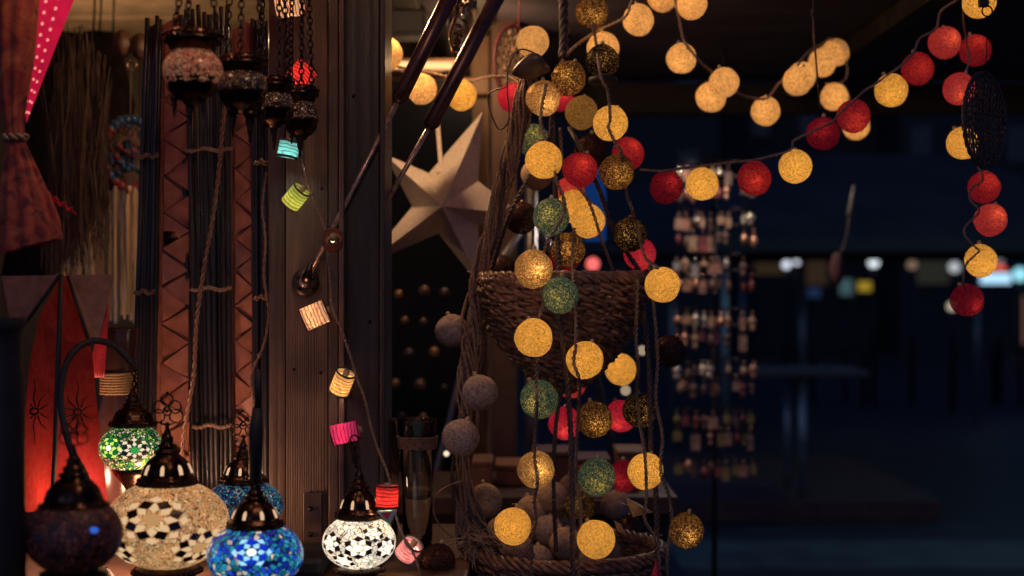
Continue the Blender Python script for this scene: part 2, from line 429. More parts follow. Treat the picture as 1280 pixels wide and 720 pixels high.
def globe(parent, c, R, mat, name='globe'):
    g = MB(); m = 26; pr = []
    for i in range(m+1):
        a = PI*(.10+.80*i/m); pr.append((math.sin(a), -math.cos(a)))
    g.lathe(pr, c, 44, Matrix.Diagonal(R)); return g.build(name, mat, parent)

CREAMG = m_mosaic('cream crackle glass', [(1, .54, .22), (.95, .47, .18), (1, .64, .30), (.8, .36, .13), (1, .52, .2)], .68, 230, gw=.055)
WHITEG = m_mosaic('white cut glass', [(1, .84, .62), (1, .88, .7), (1, .78, .52), (.95, .8, .6)], 1.2, 125, gw=.055)
GREENG = m_mosaic('green mosaic glass', [(.02, .28, .07), (.1, .5, .08), (.9, .8, .5), (.03, .2, .1), (.5, .7, .12), (.01, .15, .05), (.85, .75, .45)], .75, 260, gw=.13)
BLUEG = m_mosaic('blue mosaic glass', [(.015, .06, .7), (.02, .25, .8), (.05, .5, .75), (.85, .75, .6), (.01, .03, .35), (.03, .36, .6), (.02, .12, .9), (.02, .2, .3), (.02, .3, .4)], .68, 135, gw=.07)
TEALG = m_mosaic('teal mosaic glass', [(.01, .12, .45), (.02, .3, .5), (.05, .4, .5), (.01, .05, .25), (.3, .45, .5)], .38, 240, gw=.14)
DARKG = m_mosaic('unlit violet mosaic glass', [(.28, .06, .05), (.2, .05, .05), (.12, .04, .06), (.34, .10, .07)], .02, 150, gw=.12, rough=.5)
COPPERG = m_mosaic('copper crackle glass', [(.75, .24, .12), (.8, .32, .16), (.6, .17, .1), (.85, .42, .22)], .34, 300, gw=.13)
SMOKEG = m_mosaic('smoky crackle glass', [(.5, .3, .2), (.25, .13, .1), (.1, .06, .05), (.6, .4, .25)], .07, 330, gw=.2)
T_WHITE = m_emit('pale petal glass', (1, .66, .36), .74); T_DARK = m_plain('black tile', (.035, .014, .008), .2, 0, .3, 90, .1); T_AMB = m_plain('amber tile', (.5, .26, .1), .25, 0, .3, 90, .1)
T_AMB = m_emit('amber glass', (1, .55, .22), .5); T_WW = m_emit('white glass tile', (1, .88, .72), 1.35); T_DK2 = m_plain('dark lead tile', (.06, .045, .03), .3, 0, .3, 90, .1)
T_BL = m_emit('turquoise tile', (.1, .45, .5), .5)
CT = 1.045
def standing(x, d, cy, rx, ry, cw, cb, ct, gm, label, fin=None, bw=None, foot=True, lit=True, slots=8):
    t = thing('mosaic_lamp', label, 'lamp', (P(x, 0, d).x, d, CT), 'mosaic glass lamps on the counter')
    gc = P(x, cy, d); R = (S(rx, d), S(rx, d), S(ry, d)); gl = globe(t, gc, R, gm)
    cb_ = P(x, cb, d); h = S(cb-ct, d); cap(t, cb_, S(cw, d), h, lit=lit, slots=slots, rot=rnd(0, .5))
    if fin: filigree(t, P(x, ct+2, d), S(fin, d))
    bz = gc.z-R[2]*.93
    if foot: base(t, (gc.x, d, CT), S(bw or cw*.95, d), bz-CT)
    return t, gl, gc, R
# the big cream lamp
t, gl, gc, R = standing(209, 2.02, 655, 77, 56, 35, 607, 534, CREAMG, 'large cream mosaic lamp with black flower and openwork finial', 44, 46)
M3 = (T_WHITE, T_DARK, T_AMB)
rosette(gc, R, (.0, -1, .32), .60, gl, M3, 8, .92)
rosette(gc, R, (.74, -.72, -.42), .48, gl, M3, 8); rosette(gc, R, (-.80, -.70, -.45), .48, gl, M3, 8)
# the white lamp hanging chain on top
t, gl, gc, R = standing(449, 2.15, 677, 46, 34, 28, 648, 582, WHITEG, 'bright white mosaic lamp with a short chain on its cap', None, 34)
t['group'] = 'mosaic glass lamps on the counter'
MW = (T_WW, T_DK2, T_WW)
for dd, s in (((.08, -1, .0), .52), ((-.75, -.75, .12), .5), ((.85, -.6, -.1), .5), ((-.35, -.8, -.55), .4), ((.5, -.8, .5), .38)): rosette(gc, R, dd, s, gl, MW, 6, 1, 1)
g = MB(); tp = P(446, 584, 2.15)
for dx in (-6, 0, 5): chain(t, tp+Vector((S(dx*.3, 2.15), 0, 0)), P(443+dx, 552, 2.15), .0045, BRASS)
g.tube(ring_pts(P(443, 549, 2.15), .006), .0012, 6, closed=True); g.build('ring', BRASS, t)
# the two blue ones
standing(304, 2.24, 632, 50, 33, 27, 604, 548, TEALG, 'teal blue mosaic lamp behind the brighter blue one', 36, 34)
t, gl, gc, R = standing(319, 1.97, 694, 60, 43, 33, 660, 596, BLUEG, 'bright blue mosaic lamp with a long black stem', None, 40)
g = MB(); g.tube([P(319, 600, 1.97), P(320, 540, 1.97), P(322, 510, 1.97)], [S(8, 2), S(9, 2), S(6, 2)], 14); g.tube([P(322, 512, 1.97), P(323, 462, 1.97)], S(4.5, 2), 10); g.build('stem', BLACK, t)
rosette(gc, R, (.1, -1, .35), .42, gl, (m_emit('pale blue tile', (.35, .75, 1), 1.1), m_emit('deep blue tile', (.01, .05, .8), .7), T_WW), 6)
# dark unlit lamp at the lower left
t, gl, gc, R = standing(92, 1.74, 668, 60, 50, 40, 640, 560, DARKG, 'dark unlit mosaic lamp in front of the red paper star', 40, 48, lit=False)
g = MB(); q = on_globe(gc, R, (.62, -.72, .25), 0, 0, 1.01); g.ball(q, .006, .003, .004, 10, 8); g.build('blue_highlight_tile', m_emit('cobalt highlight', (.05, .2, 1), .6), gl)  # blue highlight on the unlit globe, put in as a glowing tile
# green lamp hung from a gooseneck
d = 2.3
t = thing('gooseneck_lamp', 'green mosaic lamp hanging from a curved black gooseneck arm', 'lamp', (P(112, 0, 2.2).x, 2.2, CT))
g = MB(); g.tube(spline([P(128, 740, 2.16), P(112, 612, 2.18), P(88, 560, 2.2), P(76, 500, 2.22), P(84, 452, 2.24), P(104, 430, 2.26), P(125, 426, 2.28), P(148, 436, 2.3), P(168, 458, 2.3)], .01), S(4.2, d), 12); g.build('arm', BLACK, t)
g = MB(); g.lathe([(.0001, 0), (.05, 0), (.05, .008), (.02, .014), (.008, .03)], (P(128, 0, 2.16).x, 2.16, CT), 30); g.build('base', BLACK, t)
chain(t, P(167, 456, d), P(168, 490, d), .0055, BRASS); chain(t, P(171, 462, d), P(170, 490, d), .0045, BRASS)
gc = P(164, 560, d); gl = globe(t, gc, (S(40, d), S(40, d), S(31, d)), GREENG); cap(t, P(166, 533, d), S(27, d), S(48, d), lit=False)
rosette(gc, (S(40, d), S(40, d), S(31, d)), (-.45, -.85, .12), .45, gl, (m_emit('lime tile', (.7, .95, .15), 1.0), m_emit('leaf tile', (.01, .25, .05), .6), T_WW), 6)
rosette(gc, (S(40, d), S(40, d), S(31, d)), (.35, -.92, .05), .5, gl, (m_emit('ivory tile', (1, .85, .6), .9), T_DK2, m_emit('green tile', (.05, .5, .1), .7)), 8)
g = MB(); h = S(32, d); g.lathe([(.0001, -h), (S(4, d), -h*.95), (S(14, d), -h*.5), (S(22, d), -h*.2), (S(25, d), 0), (S(22, d), .003)], P(165, 586, d), 30); g.build('bottom_cup', BRASS, t)

# ---------------------------------------------------------------- small lamps hanging on chains
def hanging(x, d, yr, rw, cy, rx, ry, gm, label, spikes, chains, cupw, tilt=0, lit=0.0):
    t = thing('hanging_lamp', label, 'lamp', P(x, cy, d), 'small lamps hanging on chains at the upper left')
    gc = P(x, cy, d); globe(t, gc, (S(rx, d), S(rx, d), S(ry, d)), gm)
    g = MB(); z = P(x, yr, d); w = S(rw, d)
    g.lathe([(w*.55, -.012), (w*.8, -.010), (w*.86, -.004), (w, -.002), (w*1.03, .002), (w, .006), (w*.9, .007), (w*.93, .011), (w*.86, .014), (w*.7, .014)], z, 36); rg = g.build('ring_plate', BRASS, t)
    g = MB()
    for i in range(26):
        a = 2*PI*i/26; g.ball(z+Vector((math.cos(a)*w*1.02, math.sin(a)*w*1.02, .008)), w*.07, n=6, m=4)
    g.build('beading', BRASS, rg)
    g = MB(); h = S(ry, d); cw = S(cupw, d)
    g.lathe([(cw, -h*.25), (cw*1.05, -h*.38), (cw*.95, -h*.5), (cw*.92, -h*.8), (cw*.7, -h*1.1), (cw*.4, -h*1.3), (cw*.3, -h*1.45), (cw*.1, -h*1.5), (.0005, -h*1.52)], gc, 32, None, lambda a, z: 1+.03*math.cos(10*a)); g.build('bottom_cup', BRASS, t)
    for (sx, y0, y1, w0) in spikes:
        g = MB(); a = P(sx, y0, d); L = S(y1-y0, d); w0 = S(w0, d)
        g.lathe([(w0*.5, .004), (w0, 0), (w0*1.0, -L*.12), (w0*.7, -L*.2), (w0*.75, -L*.3), (w0*.45, -L*.55), (w0*.5, -L*.62), (w0*.2, -L*.8), (w0*.24, -L*.9), (.0004, -L)], a+Vector((0, S(rnd(-10, 4), d), 0)), 14); g.build('drop', BRASS, t)
    for (x0, x1, dd) in chains:
        chain(t, P(x0, yr-2, d)+Vector((0, dd, 0)), P(x1, -45, d)+Vector((0, dd*.4, 0)), .0062, DARKMETAL)
hanging(241, 1.86, 52, 36, 88, 37, 30, COPPERG, 'copper coloured glass lamp, largest of the chain hung lamps', [(238, 126, 158, 7), (220, 122, 150, 5), (256, 122, 150, 5)], [(212, 232, .01), (240, 241, -.03), (270, 262, .01)], 33)
hanging(303, 2.0, 82, 30, 107, 31, 24, SMOKEG, 'smoky hung lamp just right of the copper coloured one', [(292, 138, 172, 7), (313, 140, 180, 8), (328, 136, 168, 5)], [(280, 289, .01), (305, 305, -.03), (330, 318, .01)], 30)
hanging(342, 2.12, 109, 25, 130, 25, 21, SMOKEG, 'smoky hung lamp tucked between two others', [(330, 150, 176, 5), (343, 152, 188, 6)], [(322, 330, .01), (352, 350, -.02), (360, 353, .01)], 26)
hanging(376, 2.22, 119, 22, 143, 21, 22, SMOKEG, 'small dark hung lamp nearest to the wooden post', [(376, 158, 198, 8), (364, 155, 180, 5)], [(362, 365, .008), (379, 379, -.02), (389, 385, .008)], 21)
# ---------------------------------------------------------------- canes and leather strips behind the lamps
def canes(label, xs, ytop, xbot, ybot, d, ties):
    t = thing('cane_bundle', label, 'canes', P(sum(xbot)/len(xbot), ybot, d), 'bundles of black canes')
    n = len(xs)
    for i in range(n):
        a = P(xs[i], ytop+rnd(-8, 8), d+rnd(0, .02)); b = P(xbot[i], ybot, d+rnd(0, .02)); g = MB(); pts = [a+(b-a)*(k/14)+Vector((rnd(-.0008, .0008), 0, 0)) for k in range(15)]
        g.tube(pts, S(rnd(2.7, 3.5), d), 8); g.build('cane', STICK, t)
    for (y, x0, x1) in ties:
        g = MB(); p = [P(x0+(x1-x0)*k/10, y+3*math.sin(k*1.1)*.6, d-.012) for k in range(11)]; twisted(g, spline(p, .004), .0022, .014, 2); g.build('tie_cord', CORD, t)
def lin(a, b, n): return [a+(b-a)*i/(n-1) for i in range(n)]
canes('narrow bundle of black canes, leftmost of the three bundles', lin(184, 200, 6), 28, lin(163, 190, 6), 640, 2.5, [(195, 174, 198), (365, 168, 194)])
canes('wide bundle of black canes between the leather strips', lin(226, 284, 9), 14, lin(243, 289, 9), 640, 2.5, [(187, 230, 290), (361, 238, 290), (533, 240, 292)])
canes('bundle of black canes close beside the wooden post', lin(316, 338, 6), 30, lin(319, 336, 6), 640, 2.5, [(203, 318, 338), (372, 318, 338)])
def leather(label, top, bot, ytop, ybot, d, rows, dim):
    (a0, a1), (b0, b1) = top, bot
    t = thing('leather_strip', label, 'leather strip', P((b0+b1)/2, ybot, d), 'leather strips embossed with triangles')
    g = MB(); sh = Vector((0, .01, 0))
    g.prism([P(a0, ytop+8, d), P((a0+a1)/2, ytop-4, d), P(a1, ytop, d), P(b1, ybot, d), P(b0, ybot, d)], sh); bevel(g.build('strip', LEATHER, t), .002)
    g = MB()
    def at(u, v, dd): # u 0..1 across, v 0..1 down
        l = a0+(b0-a0)*v; r = a1+(b1-a1)*v; return P(l+(r-l)*(.1+.8*u), ytop+10+(ybot-ytop-10)*v, d-dd)
    for i in range(rows):
        v0, v1 = i/rows, (i+.96)/rows; m = (v0+v1)/2
        for tri in ([(0, v0), (0, v1), (1, m)], [(1, v0+.5/rows), (1, v1+.5/rows), (0, m+.5/rows)]):
            jit = [(u+rnd(-.04, .04), v+rnd(-.004, .004)) for u, v in tri]
            cx = sum(u for u, v in jit)/3; cv = sum(v for u, v in jit)/3
            q = [at(cx+(u-cx)*.93, cv+(v-cv)*.93, (.002, .013, .006)[(k0+i) % 3]+rnd(0, .003)) for k0, (u, v) in enumerate(jit)]; bq = [at(cx+(u-cx)*.98, cv+(v-cv)*.98, -.0005) for u, v in jit]
            g.add(q+bq, [(0, 1, 2), (0, 3, 4, 1), (1, 4, 5, 2), (2, 5, 3, 0)], False)
    g.build('embossing', LEATHER, t, fix=True)
    for yy, xx in (((292, .4),) if not dim else ()):
        c = at(xx, (yy-ytop)/(ybot-ytop), .006); g = MB(); M = Matrix.Rotation(PI/2, 3, 'X'); g.lathe([(.0001, .008), (.008, .006), (.012, .004), (.02, 0)], c, 5, M); g.build('stud', BRASS, t)
    for x, in ((0,), (1,)):
        g = MB(); twisted(g, [at(-.11+1.22*x, v/60, .001) for v in range(61)], .0011, .01, 2); g.build('edge_stitching', LEATHER, t)
leather('brown leather strip left of the wide cane bundle', (202, 240), (194, 242), 24, 640, 2.52, 13, 0)
leather('dim brown leather strip right of the wide cane bundle', (290, 322), (291, 322), 30, 640, 2.53, 14, 1)
def cable_thing(name, label, pts, r=.0013, mat=None, pitch=.016, strands=2, step=.005, cat='cable', group=None):
    g = MB(); twisted(g, spline(pts, step), r, pitch, strands); return tag(g.build(name, mat or CORD), label, cat, group)
cable_thing('twisted_cable', 'long brown twisted cable hanging before the wide cane bundle', [P(282, 120, 2.42), P(276, 190, 2.42), P(268, 260, 2.42), P(256, 330, 2.42), P(246, 400, 2.42), P(242, 470, 2.42), P(230, 540, 2.42), P(226, 600, 2.42)], .0022, m_plain('brown flex', (.22, .11, .08), .45, 0, .3, 200, .2), .03)
cable_thing('twisted_cable', 'short brown twisted cable looping beside the post', [P(333, 215, 2.43), P(328, 260, 2.43), P(332, 300, 2.43), P(330, 345, 2.43), P(336, 390, 2.43), P(330, 430, 2.43), P(314, 470, 2.43), P(318, 510, 2.43), P(306, 545, 2.43), P(296, 556, 2.43)], .0016, m_plain('brown flex thin', (.2, .11, .085), .45, 0, .3, 200, .2), .03)

# ---------------------------------------------------------------- red paper star lantern, vase, tassel
RED = m_plain('red paper', (.42, .035, .045), .6, 0, .35, 70, .5, .001)
BRP = m_plain('brown paper', (.20, .095, .075), .65, 0, .3, 60, .4, .001)
tn = NT('red paper lit from within')
v = tn.co(); n = tn.noise(v, 90, 4)
c = tn.ramp(n, [(.3, (.7, .05, .03)), (.7, (1, .22, .08))])
REDLIT = tn.done(tn.adds(tn.mixs(.4, tn.n('ShaderNodeBsdfDiffuse', {'Color': tn.mixc(n, (.07, .006, .016), (.24, .025, .05)), 'Normal': tn.bump(n, .6, .003)}), tn.n('ShaderNodeBsdfTranslucent', {'Color': tn.mixc(n, (.75, .10, .10), (1, .42, .34))})), tn.n('ShaderNodeEmission', {'Color': c, 'Strength': .01})))
d = 2.3
st = thing('paper_star_lantern', 'red and brown folded paper star lantern with black sun cutouts', 'lantern', P(80, 640, d))
def q(x, y, dd=0.0): return P(x, y, d+dd)
g = MB()
ap = q(78, 344, .03); spine = [q(77, 344, .0), q(75, 420, -.045), q(72, 500, -.06), q(70, 560, -.06), q(66, 640, -.05)]
left = [q(76, 346, .03), q(50, 395, .03), q(38, 455, .03), q(32, 520, .03), q(30, 640, .03)]
right = [q(82, 346, .03), q(100, 390, .03), q(114, 440, .03), q(122, 520, .03), q(135, 640, .03)]
vs = left+spine+right; n = 5
g.add(vs, [(i, i+5, i+6, i+1) for i in range(4)]+[(i+5, i+10, i+11, i+6) for i in range(4)], False)
back = [p+Vector((0, .12, 0)) for p in (left[0], left[2], left[4], right[4], right[2], right[0])]
body = g.build('red_point', REDLIT, st, smooth=False); so = body.modifiers.new('th', 'SOLIDIFY'); so.thickness = .0015
g = MB(); g.prism([q(2, 345, .02), q(74, 344, .035), q(28, 412, -.01), q(14, 408, -.01)], (0, .004, 0)); g.build('brown_point', BRP, st)
g = MB(); g.prism([q(87, 344, .03), q(141, 343, .045), q(124, 424, .0), q(110, 424, -.01)], (0, .004, 0)); g.build('brown_point', BRP, st)
g = MB(); g.tube([spine[0]-Vector((0, .003, 0))]+[p-Vector((0, .004, 0)) for p in spine[1:]], .0042, 8)
g.tube([q(74, 345, .0), q(26, 412, -.02)], .003, 6); g.tube([q(85, 345, .01), q(113, 432, -.01)], .003, 6); g.build('black_seam', BLACK, st)
for (sx, sy, dx) in ((43, 514, .4), (97, 515, .4)):
    g = MB(); k = 0
    # point on panel surface: left panel between left[3] and spine[2], right panel between spine and right
    def on(u, v):
        y = sy+v; x = sx+u
        if x < 71: w = (x-32)/(70-32); dd = .03+(-.09)*w
        else: w = (x-71)/(122-71); dd = -.06+.09*w
        return q(x, y, dd-.004)
    g.tube([on(5*math.cos(a), 4*math.sin(a)) for a in [2*PI*i/14 for i in range(14)]], .0018, 6, closed=True)
    for a, L in ((-90, 40), (-60, 24), (-125, 24), (-25, 20), (-160, 18), (25, 20), (155, 18), (60, 26), (120, 26), (90, 44)):
        a = math.radians(a); g.tube([on(r*math.cos(a)+1.5*math.sin(r*.3), r*math.sin(a)) for r in (6, L*.4, L*.7, L) if sx+r*math.cos(a) > 34], [.0010, .0014, .0010, .0005][:len([1 for r in (6, L*.4, L*.7, L) if sx+r*math.cos(a) > 34])], 6)
    g.build('sun_cutout', BLACK, st)
def lamp_light(name, loc, w, col, r=.004, parent=None):
    l = bpy.data.lights.new(name, 'POINT'); l.energy = w; l.color = col; l.shadow_soft_size = r
    o = bpy.data.objects.new(name, l); C.objects.link(o)
    o.location = Vector(loc)-(ORG[parent.name] if parent else Vector())
    if parent: o.parent = parent
    return o
lamp_light('bulb_light', q(82, 618, .0), 1.6, (1, .6, .38), .02, st)
# dark vase with rope neck, behind the arm
vz = thing('rope_necked_vase', 'dark vase with a band of rope round its neck', 'vase', (P(150, 0, 2.42).x, 2.42, CT)); d = 2.42
g = MB(); pr = [(25, 640), (31, 610), (33, 580), (30, 545), (24, 515), (20, 495), (20, 466), (22, 440), (25, 412), (24, 410), (20, 440), (17, 470)]
g.lathe([(S(r, d), P(0, y, d).z) for r, y in pr], (P(148, 0, d).x, d, 0), 40); g.build('body', m_plain('brown glaze', (.06, .025, .02), .22, 0, .3, 20, .05), vz)
g = MB()
for i in range(8): g.tube(ring_pts(P(148, 467+i*3.4, d), S(21.4, d), Matrix.Rotation(PI/2, 3, 'X'), 36), S(1.9, d), 6, closed=True)
g.build('rope_band', m_plain('jute', (.40, .22, .09), .8, 0, .4, 300, .6), vz)
g = MB(); c0 = P(124, 392, 2.36)
for i in range(16):
    u = -1+2*i/15; g.tube(spline([P(132+u*3, 372, 2.36), P(129+u*5, 410, 2.355), P(123+u*8, 448, 2.36), P(121+u*9+rnd(-1, 1), 472, 2.36)], .02), S(1.1, 2.4), 5)
tag(g.build('red_tassel', m_plain('red silk', (.6, .04, .06), .35, 0, .3, 90, .2)), 'bright red silk tassel hanging left of the vase', 'tassel')

# ---------------------------------------------------------------- cloth, punched star and hanging goods at the far left
tn = NT('paisley cloth'); v = tn.co()
n = tn.noise(v, 22, 4, 2.5); vo = tn.n('ShaderNodeTexVoronoi', {'Vector': v, 'Scale': 34.0})
c = tn.ramp(n, [(.32, (.06, .008, .012)), (.46, (.42, .03, .03)), (.6, (.58, .12, .05)), (.7, (.18, .015, .03))])
c = tn.mixc(.35, c, tn.ramp(vo, [(.1, (.6, .25, .08)), (.4, (.1, .02, .02))]), 'MIX')
CLOTH = tn.done(tn.pbr(Base_Color=c, Roughness=.8, Sheen_Weight=.3, Normal=tn.bump(tn.noise(v, 300, 2), .3, .001)))
d = 1.95; rows = [(-30, 18, 30), (30, 18, 27), (90, 17, 22), (125, 16, 16), (150, 17, 12), (172, 19, 10), (185, 21, 12), (215, 26, 22), (250, 33, 30), (285, 38, 36), (308, 38, 37)]
g = MB(); n = 60; vs = []; fs = []
for (y, cx, hw) in rows:
    for k in range(n):
        a = 2*PI*k/n; rr = S(hw, d)*(1+.13*math.sin(9*a+y*.01)+.06*math.sin(17*a+y*.05))
        p = P(cx, y, d); vs.append(p+Vector((rr*math.cos(a), .5*rr*math.sin(a), -S(16, d)*math.cos(a)*(1 if y > 280 else 0)*-.6)))
for i in range(len(rows)-1):
    for k in range(n): a, b = i*n+k, i*n+(k+1) % n; fs.append((a, b, b+n, a+n))
g.add(vs, fs); dr = tag(g.build('gathered_cloth', CLOTH), 'patterned orange cloth gathered and tied at the far left', 'cloth'); sb = dr.modifiers.new('s', 'SUBSURF'); sb.levels = 1; sb.render_levels = 1
g = MB(); twisted(g, ring_pts(P(19, 172, d), S(14, d), Matrix.Diagonal((1, .5, 1)) @ Matrix.Rotation(PI/2, 3, 'X'), 30), .003, .02, 2); g.build('tie_cord', CORD, dr)
# magenta star lantern: five long hollow points, one hangs down into the picture
d = 2.05
tn = NT('magenta paper'); n = tn.noise(tn.co(), 60, 3)
MAG = tn.done(tn.adds(tn.n('ShaderNodeBsdfDiffuse', {'Color': (.55, .02, .10, 1)}), tn.n('ShaderNodeEmission', {'Color': (.9, .012, .075, 1), 'Strength': tn.n('ShaderNodeMapRange', {'Value': n, 3: .22, 4: .5})})))
sl = thing('punched_star_lantern', 'glowing magenta star lantern punched with rows of dots', 'lantern', P(82, -150, d))
ctr = P(82, -150, d); front = ctr+Vector((0, -.07, 0)); g = MB(); dots = MB(); L = S(308, d); ri = S(86, d)
a0 = math.atan2(-(153+150), (33-82))
for i in range(5):
    a = a0+2*PI*i/5; tip = ctr+Vector((math.cos(a)*L, 0, math.sin(a)*L)); l = ctr+Vector((math.cos(a-PI/5)*ri, 0, math.sin(a-PI/5)*ri)); r = ctr+Vector((math.cos(a+PI/5)*ri, 0, math.sin(a+PI/5)*ri)); bk = ctr+Vector((0, .07, 0))
    o = len(g.v); g.add([front, l, tip, r, bk], [(0, 1, 2), (0, 2, 3), (4, 2, 1), (4, 3, 2)], False)
    for s_ in (l, r):
        for k, off in ((17, .28), (16, .62)):
            for j in range(k+3):
                w = (j+1)/(k+4); p = (front*(1-off)+s_*off)*(1-w)+tip*w; nn = (front-s_).cross(tip-s_).normalized(); nn = nn if nn.y < 0 else -nn
                sz = S(3.4*(1-.55*w), d); dots.ball(p+nn*.0005, sz, sz*.35, sz, 10, 6)
g.build('paper_body', MAG, sl); dots.build('punched_dots', m_emit('lit dots', (1, .30, .26), .95), sl)
# feather of red glass beads
g = MB(); d = 2.0
for i in range(26):
    u = i/25; p = P(52+40*u, 240+24*u+3*math.sin(i), d); g.ball(p, .0042*(1.1-u*.8), .003, .003*(1.1-u*.7), 8, 6)
g.tube([P(50, 238, d), P(96, 268, d)], .0012, 5); tag(g.build('bead_spray', m_plain('red beads', (.7, .03, .05), .15, 0, .3, 40, .1)), 'red beaded spray poking out beside the gathered cloth', 'beads')
# dreamcatcher with blue beads and hanging silver strips
d = 3.05
dc = thing('beaded_dreamcatcher', 'round dreamcatcher of blue and red beads above silver strips', 'dreamcatcher', P(163, 192, d))
M = Matrix.Rotation(.5, 3, 'Z')
g = MB(); g.tube(ring_pts(P(163, 192, d), S(31, d), M, 40, S(40, d)), .004, 6, closed=True); g.build('hoop', DARKMETAL, dc)
g = MB(); g2 = MB(); cc = P(163, 192, d)
for i in range(26):
    a = 2*PI*i/26; (g if i % 4 else g2).ball(cc+M @ Vector((S(33, d)*math.cos(a), 0, S(43, d)*math.sin(a))), .011, n=8, m=6)
for i in range(70):
    a = rnd(0, 6.3); r = rnd(.1, .85); (g if i % 3 else g2).ball(cc+M @ Vector((S(31, d)*r*math.cos(a), rnd(-.01, .01), S(40, d)*r*math.sin(a))), rnd(.004, .008), n=6, m=5)
tn = NT('blue and red glass beads'); BEADM = tn.done(tn.pbr(Base_Color=tn.ramp(tn.noise(tn.co(), 28, 1), [(0, (.02, .07, .2)), (.5, (.05, .12, .3)), (.56, (.25, .05, .07)), (.7, (.03, .08, .22))], 'CONSTANT'), Roughness=.14))
o0 = len(g.v); g.v += g2.v; g.f += [tuple(i+o0 for i in f) for f in g2.f]; g.sm += g2.sm; bo = g.build('glass_beads', BEADM, dc)
g = MB(); w = spline([cc+M @ Vector((S(30, d)*math.cos(k*2.4), 0, S(39, d)*math.sin(k*2.4))) for k in range(30)], .05); g.tube(w, .0012, 4); g.tube([P(163, 150, d), P(164, 82, d)], .0015, 5); g.build('web', CORD, dc)
tn = NT('silver strip'); SILV = tn.done(tn.pbr(Base_Color=(.7, .52, .32, 1), Metallic=.6, Roughness=.42, Normal=tn.bump(tn.noise(tn.co(scale=(1, 1, .25)), 120, 3), .8, .004)))
def strips(label, cat_, n, x0, x1, ytop, ybot, d, wmax, mat, name, curl=0.0):
    g = MB()
    for i in range(n):
        x = x0+(x1-x0)*(i+.5)/n+rnd(-2, 2); yt = ytop(x)+rnd(-4, 4); yb = ybot(x)+rnd(-12, 4); w = S(rnd(.5, 1)*wmax, d); dd = d+rnd(-.05, .05); an = rnd(-1.0, 1.0); vs = []; pc, fc, sc_ = rnd(0, 6), rnd(.2, .6), rnd(-1, 1)
        for k in range(13):
            y = yt+(yb-yt)*k/12; an += rnd(-.25, .25); c = P(x+rnd(-.5, .5)+curl*(math.sin(pc+fc*k)-math.sin(pc+fc*5)+sc_*.12*(5-k)), y, dd); e = Vector((math.cos(an), math.sin(an), 0))*w; vs += [c-e, c+e]
        g.add(vs, [(2*k, 2*k+1, 2*k+3, 2*k+2) for k in range(12)])
    return tag(g.build(name, mat), label, cat_)
SILV = SILV
def topl(x): return 350-max(0, (x-66))*1.35 if x < 130 else 250+.0*x
strips('shining silver strip curtain behind the red paper star', 'strip curtain', 26, 64, 130, topl, lambda x: 356, 3.0, 3.2, SILV, 'strip_curtain')
strips('silver fringe hanging straight below the beaded dreamcatcher', 'fringe', 16, 138, 172, lambda x: 236, lambda x: 402, 3.02, 2.4, SILV, 'dreamcatcher_fringe')
DRIED = m_plain('dried grass', (.06, .034, .028), .8, 0, .5, 60, .5)
strips('dark dried grass bunch hanging from the stall ceiling', 'dried grass', 230, 62, 134, lambda x: 70+abs(x-98)*1.7+46*math.sin(x*2.3), lambda x: 345-max(0, (x-66))*.8+25*math.sin(x*3.1), 2.85, .8, DRIED, 'dried_grass', 5.0)
# dark felt bags and sheepskins at the back
FELT = m_plain('dark felt', (.016, .011, .011), .95, 0, .5, 50, .8, .004, 0, .1)
def lump(name, label, cat_, rows, d, mat, depth=.6):
    g = MB(); n = 28; vs = []; fs = []
    for (y, cx, hw) in rows:
        for k in range(n):
            a = 2*PI*k/n; rr = S(hw, d)*(1+.07*math.sin(5*a+y*.05)+rnd(-.02, .02)); vs.append(P(cx, y, d)+Vector((rr*math.cos(a), depth*rr*math.sin(a), 0)))
    for i in range(len(rows)-1):
        for k in range(n): a, b = i*n+k, i*n+(k+1) % n; fs.append((a, b, b+n, a+n))
    fs += [tuple(range(n)), tuple(range(len(vs)-1, len(vs)-n-1, -1))]
    g.add(vs, fs); return tag(g.build(name, mat, fix=True), label, cat_)
lump('felt_bag', 'dark felt bag hanging left of the beaded dreamcatcher', 'bag', [(40, 122, 18), (60, 124, 28), (90, 126, 33), (130, 130, 36), (180, 128, 34), (230, 126, 30), (262, 126, 20)], 3.3, FELT)
lump('felt_bag', 'large dark felt cape filling the space behind the grass', 'cape', [(42, 70, 30), (60, 76, 44), (120, 74, 44), (200, 70, 50), (280, 60, 46), (345, 54, 50)], 3.4, FELT)
for i, (x, y) in enumerate(((153, 56), (175, 60))):
    lump('seed_pod', ['brown dried pod left of its twin by the canes', 'brown dried pod touching the narrow cane bundle'][i], 'pod', [(y-18, x, 3), (y-14, x, 9), (y, x, 12), (y+10, x+1, 9), (y+16, x+2, 3)], 2.9, m_plain('pod skin', (.10, .05, .035), .5, 0, .4, 40, .4), 1.0)
g = MB(); g.tube(ring_pts(P(165, 81, 2.88), S(6, 2.88)), .002, 6, closed=True); tag(g.build('key_ring', m_plain('brass', (.6, .4, .2), .25, 1, .2, 40, .1)), 'small brass ring hanging between the brown pods', 'ring')
for i, (x0, x1) in enumerate(((118, 116), (126, 124), (142, 141))):
    g = MB(); g.tube([P(x1, 44, 3.25), P(x0, 14, 3.25), P(x0+1, -30, 3.25)], .0025, 5); tag(g.build('wire_hook', DARKMETAL), ['wire hook left of two others on the pale ceiling', 'middle wire hook on the pale ceiling', 'wire hook nearest the pods on the pale ceiling'][i], 'hook', 'wire hooks on the ceiling')
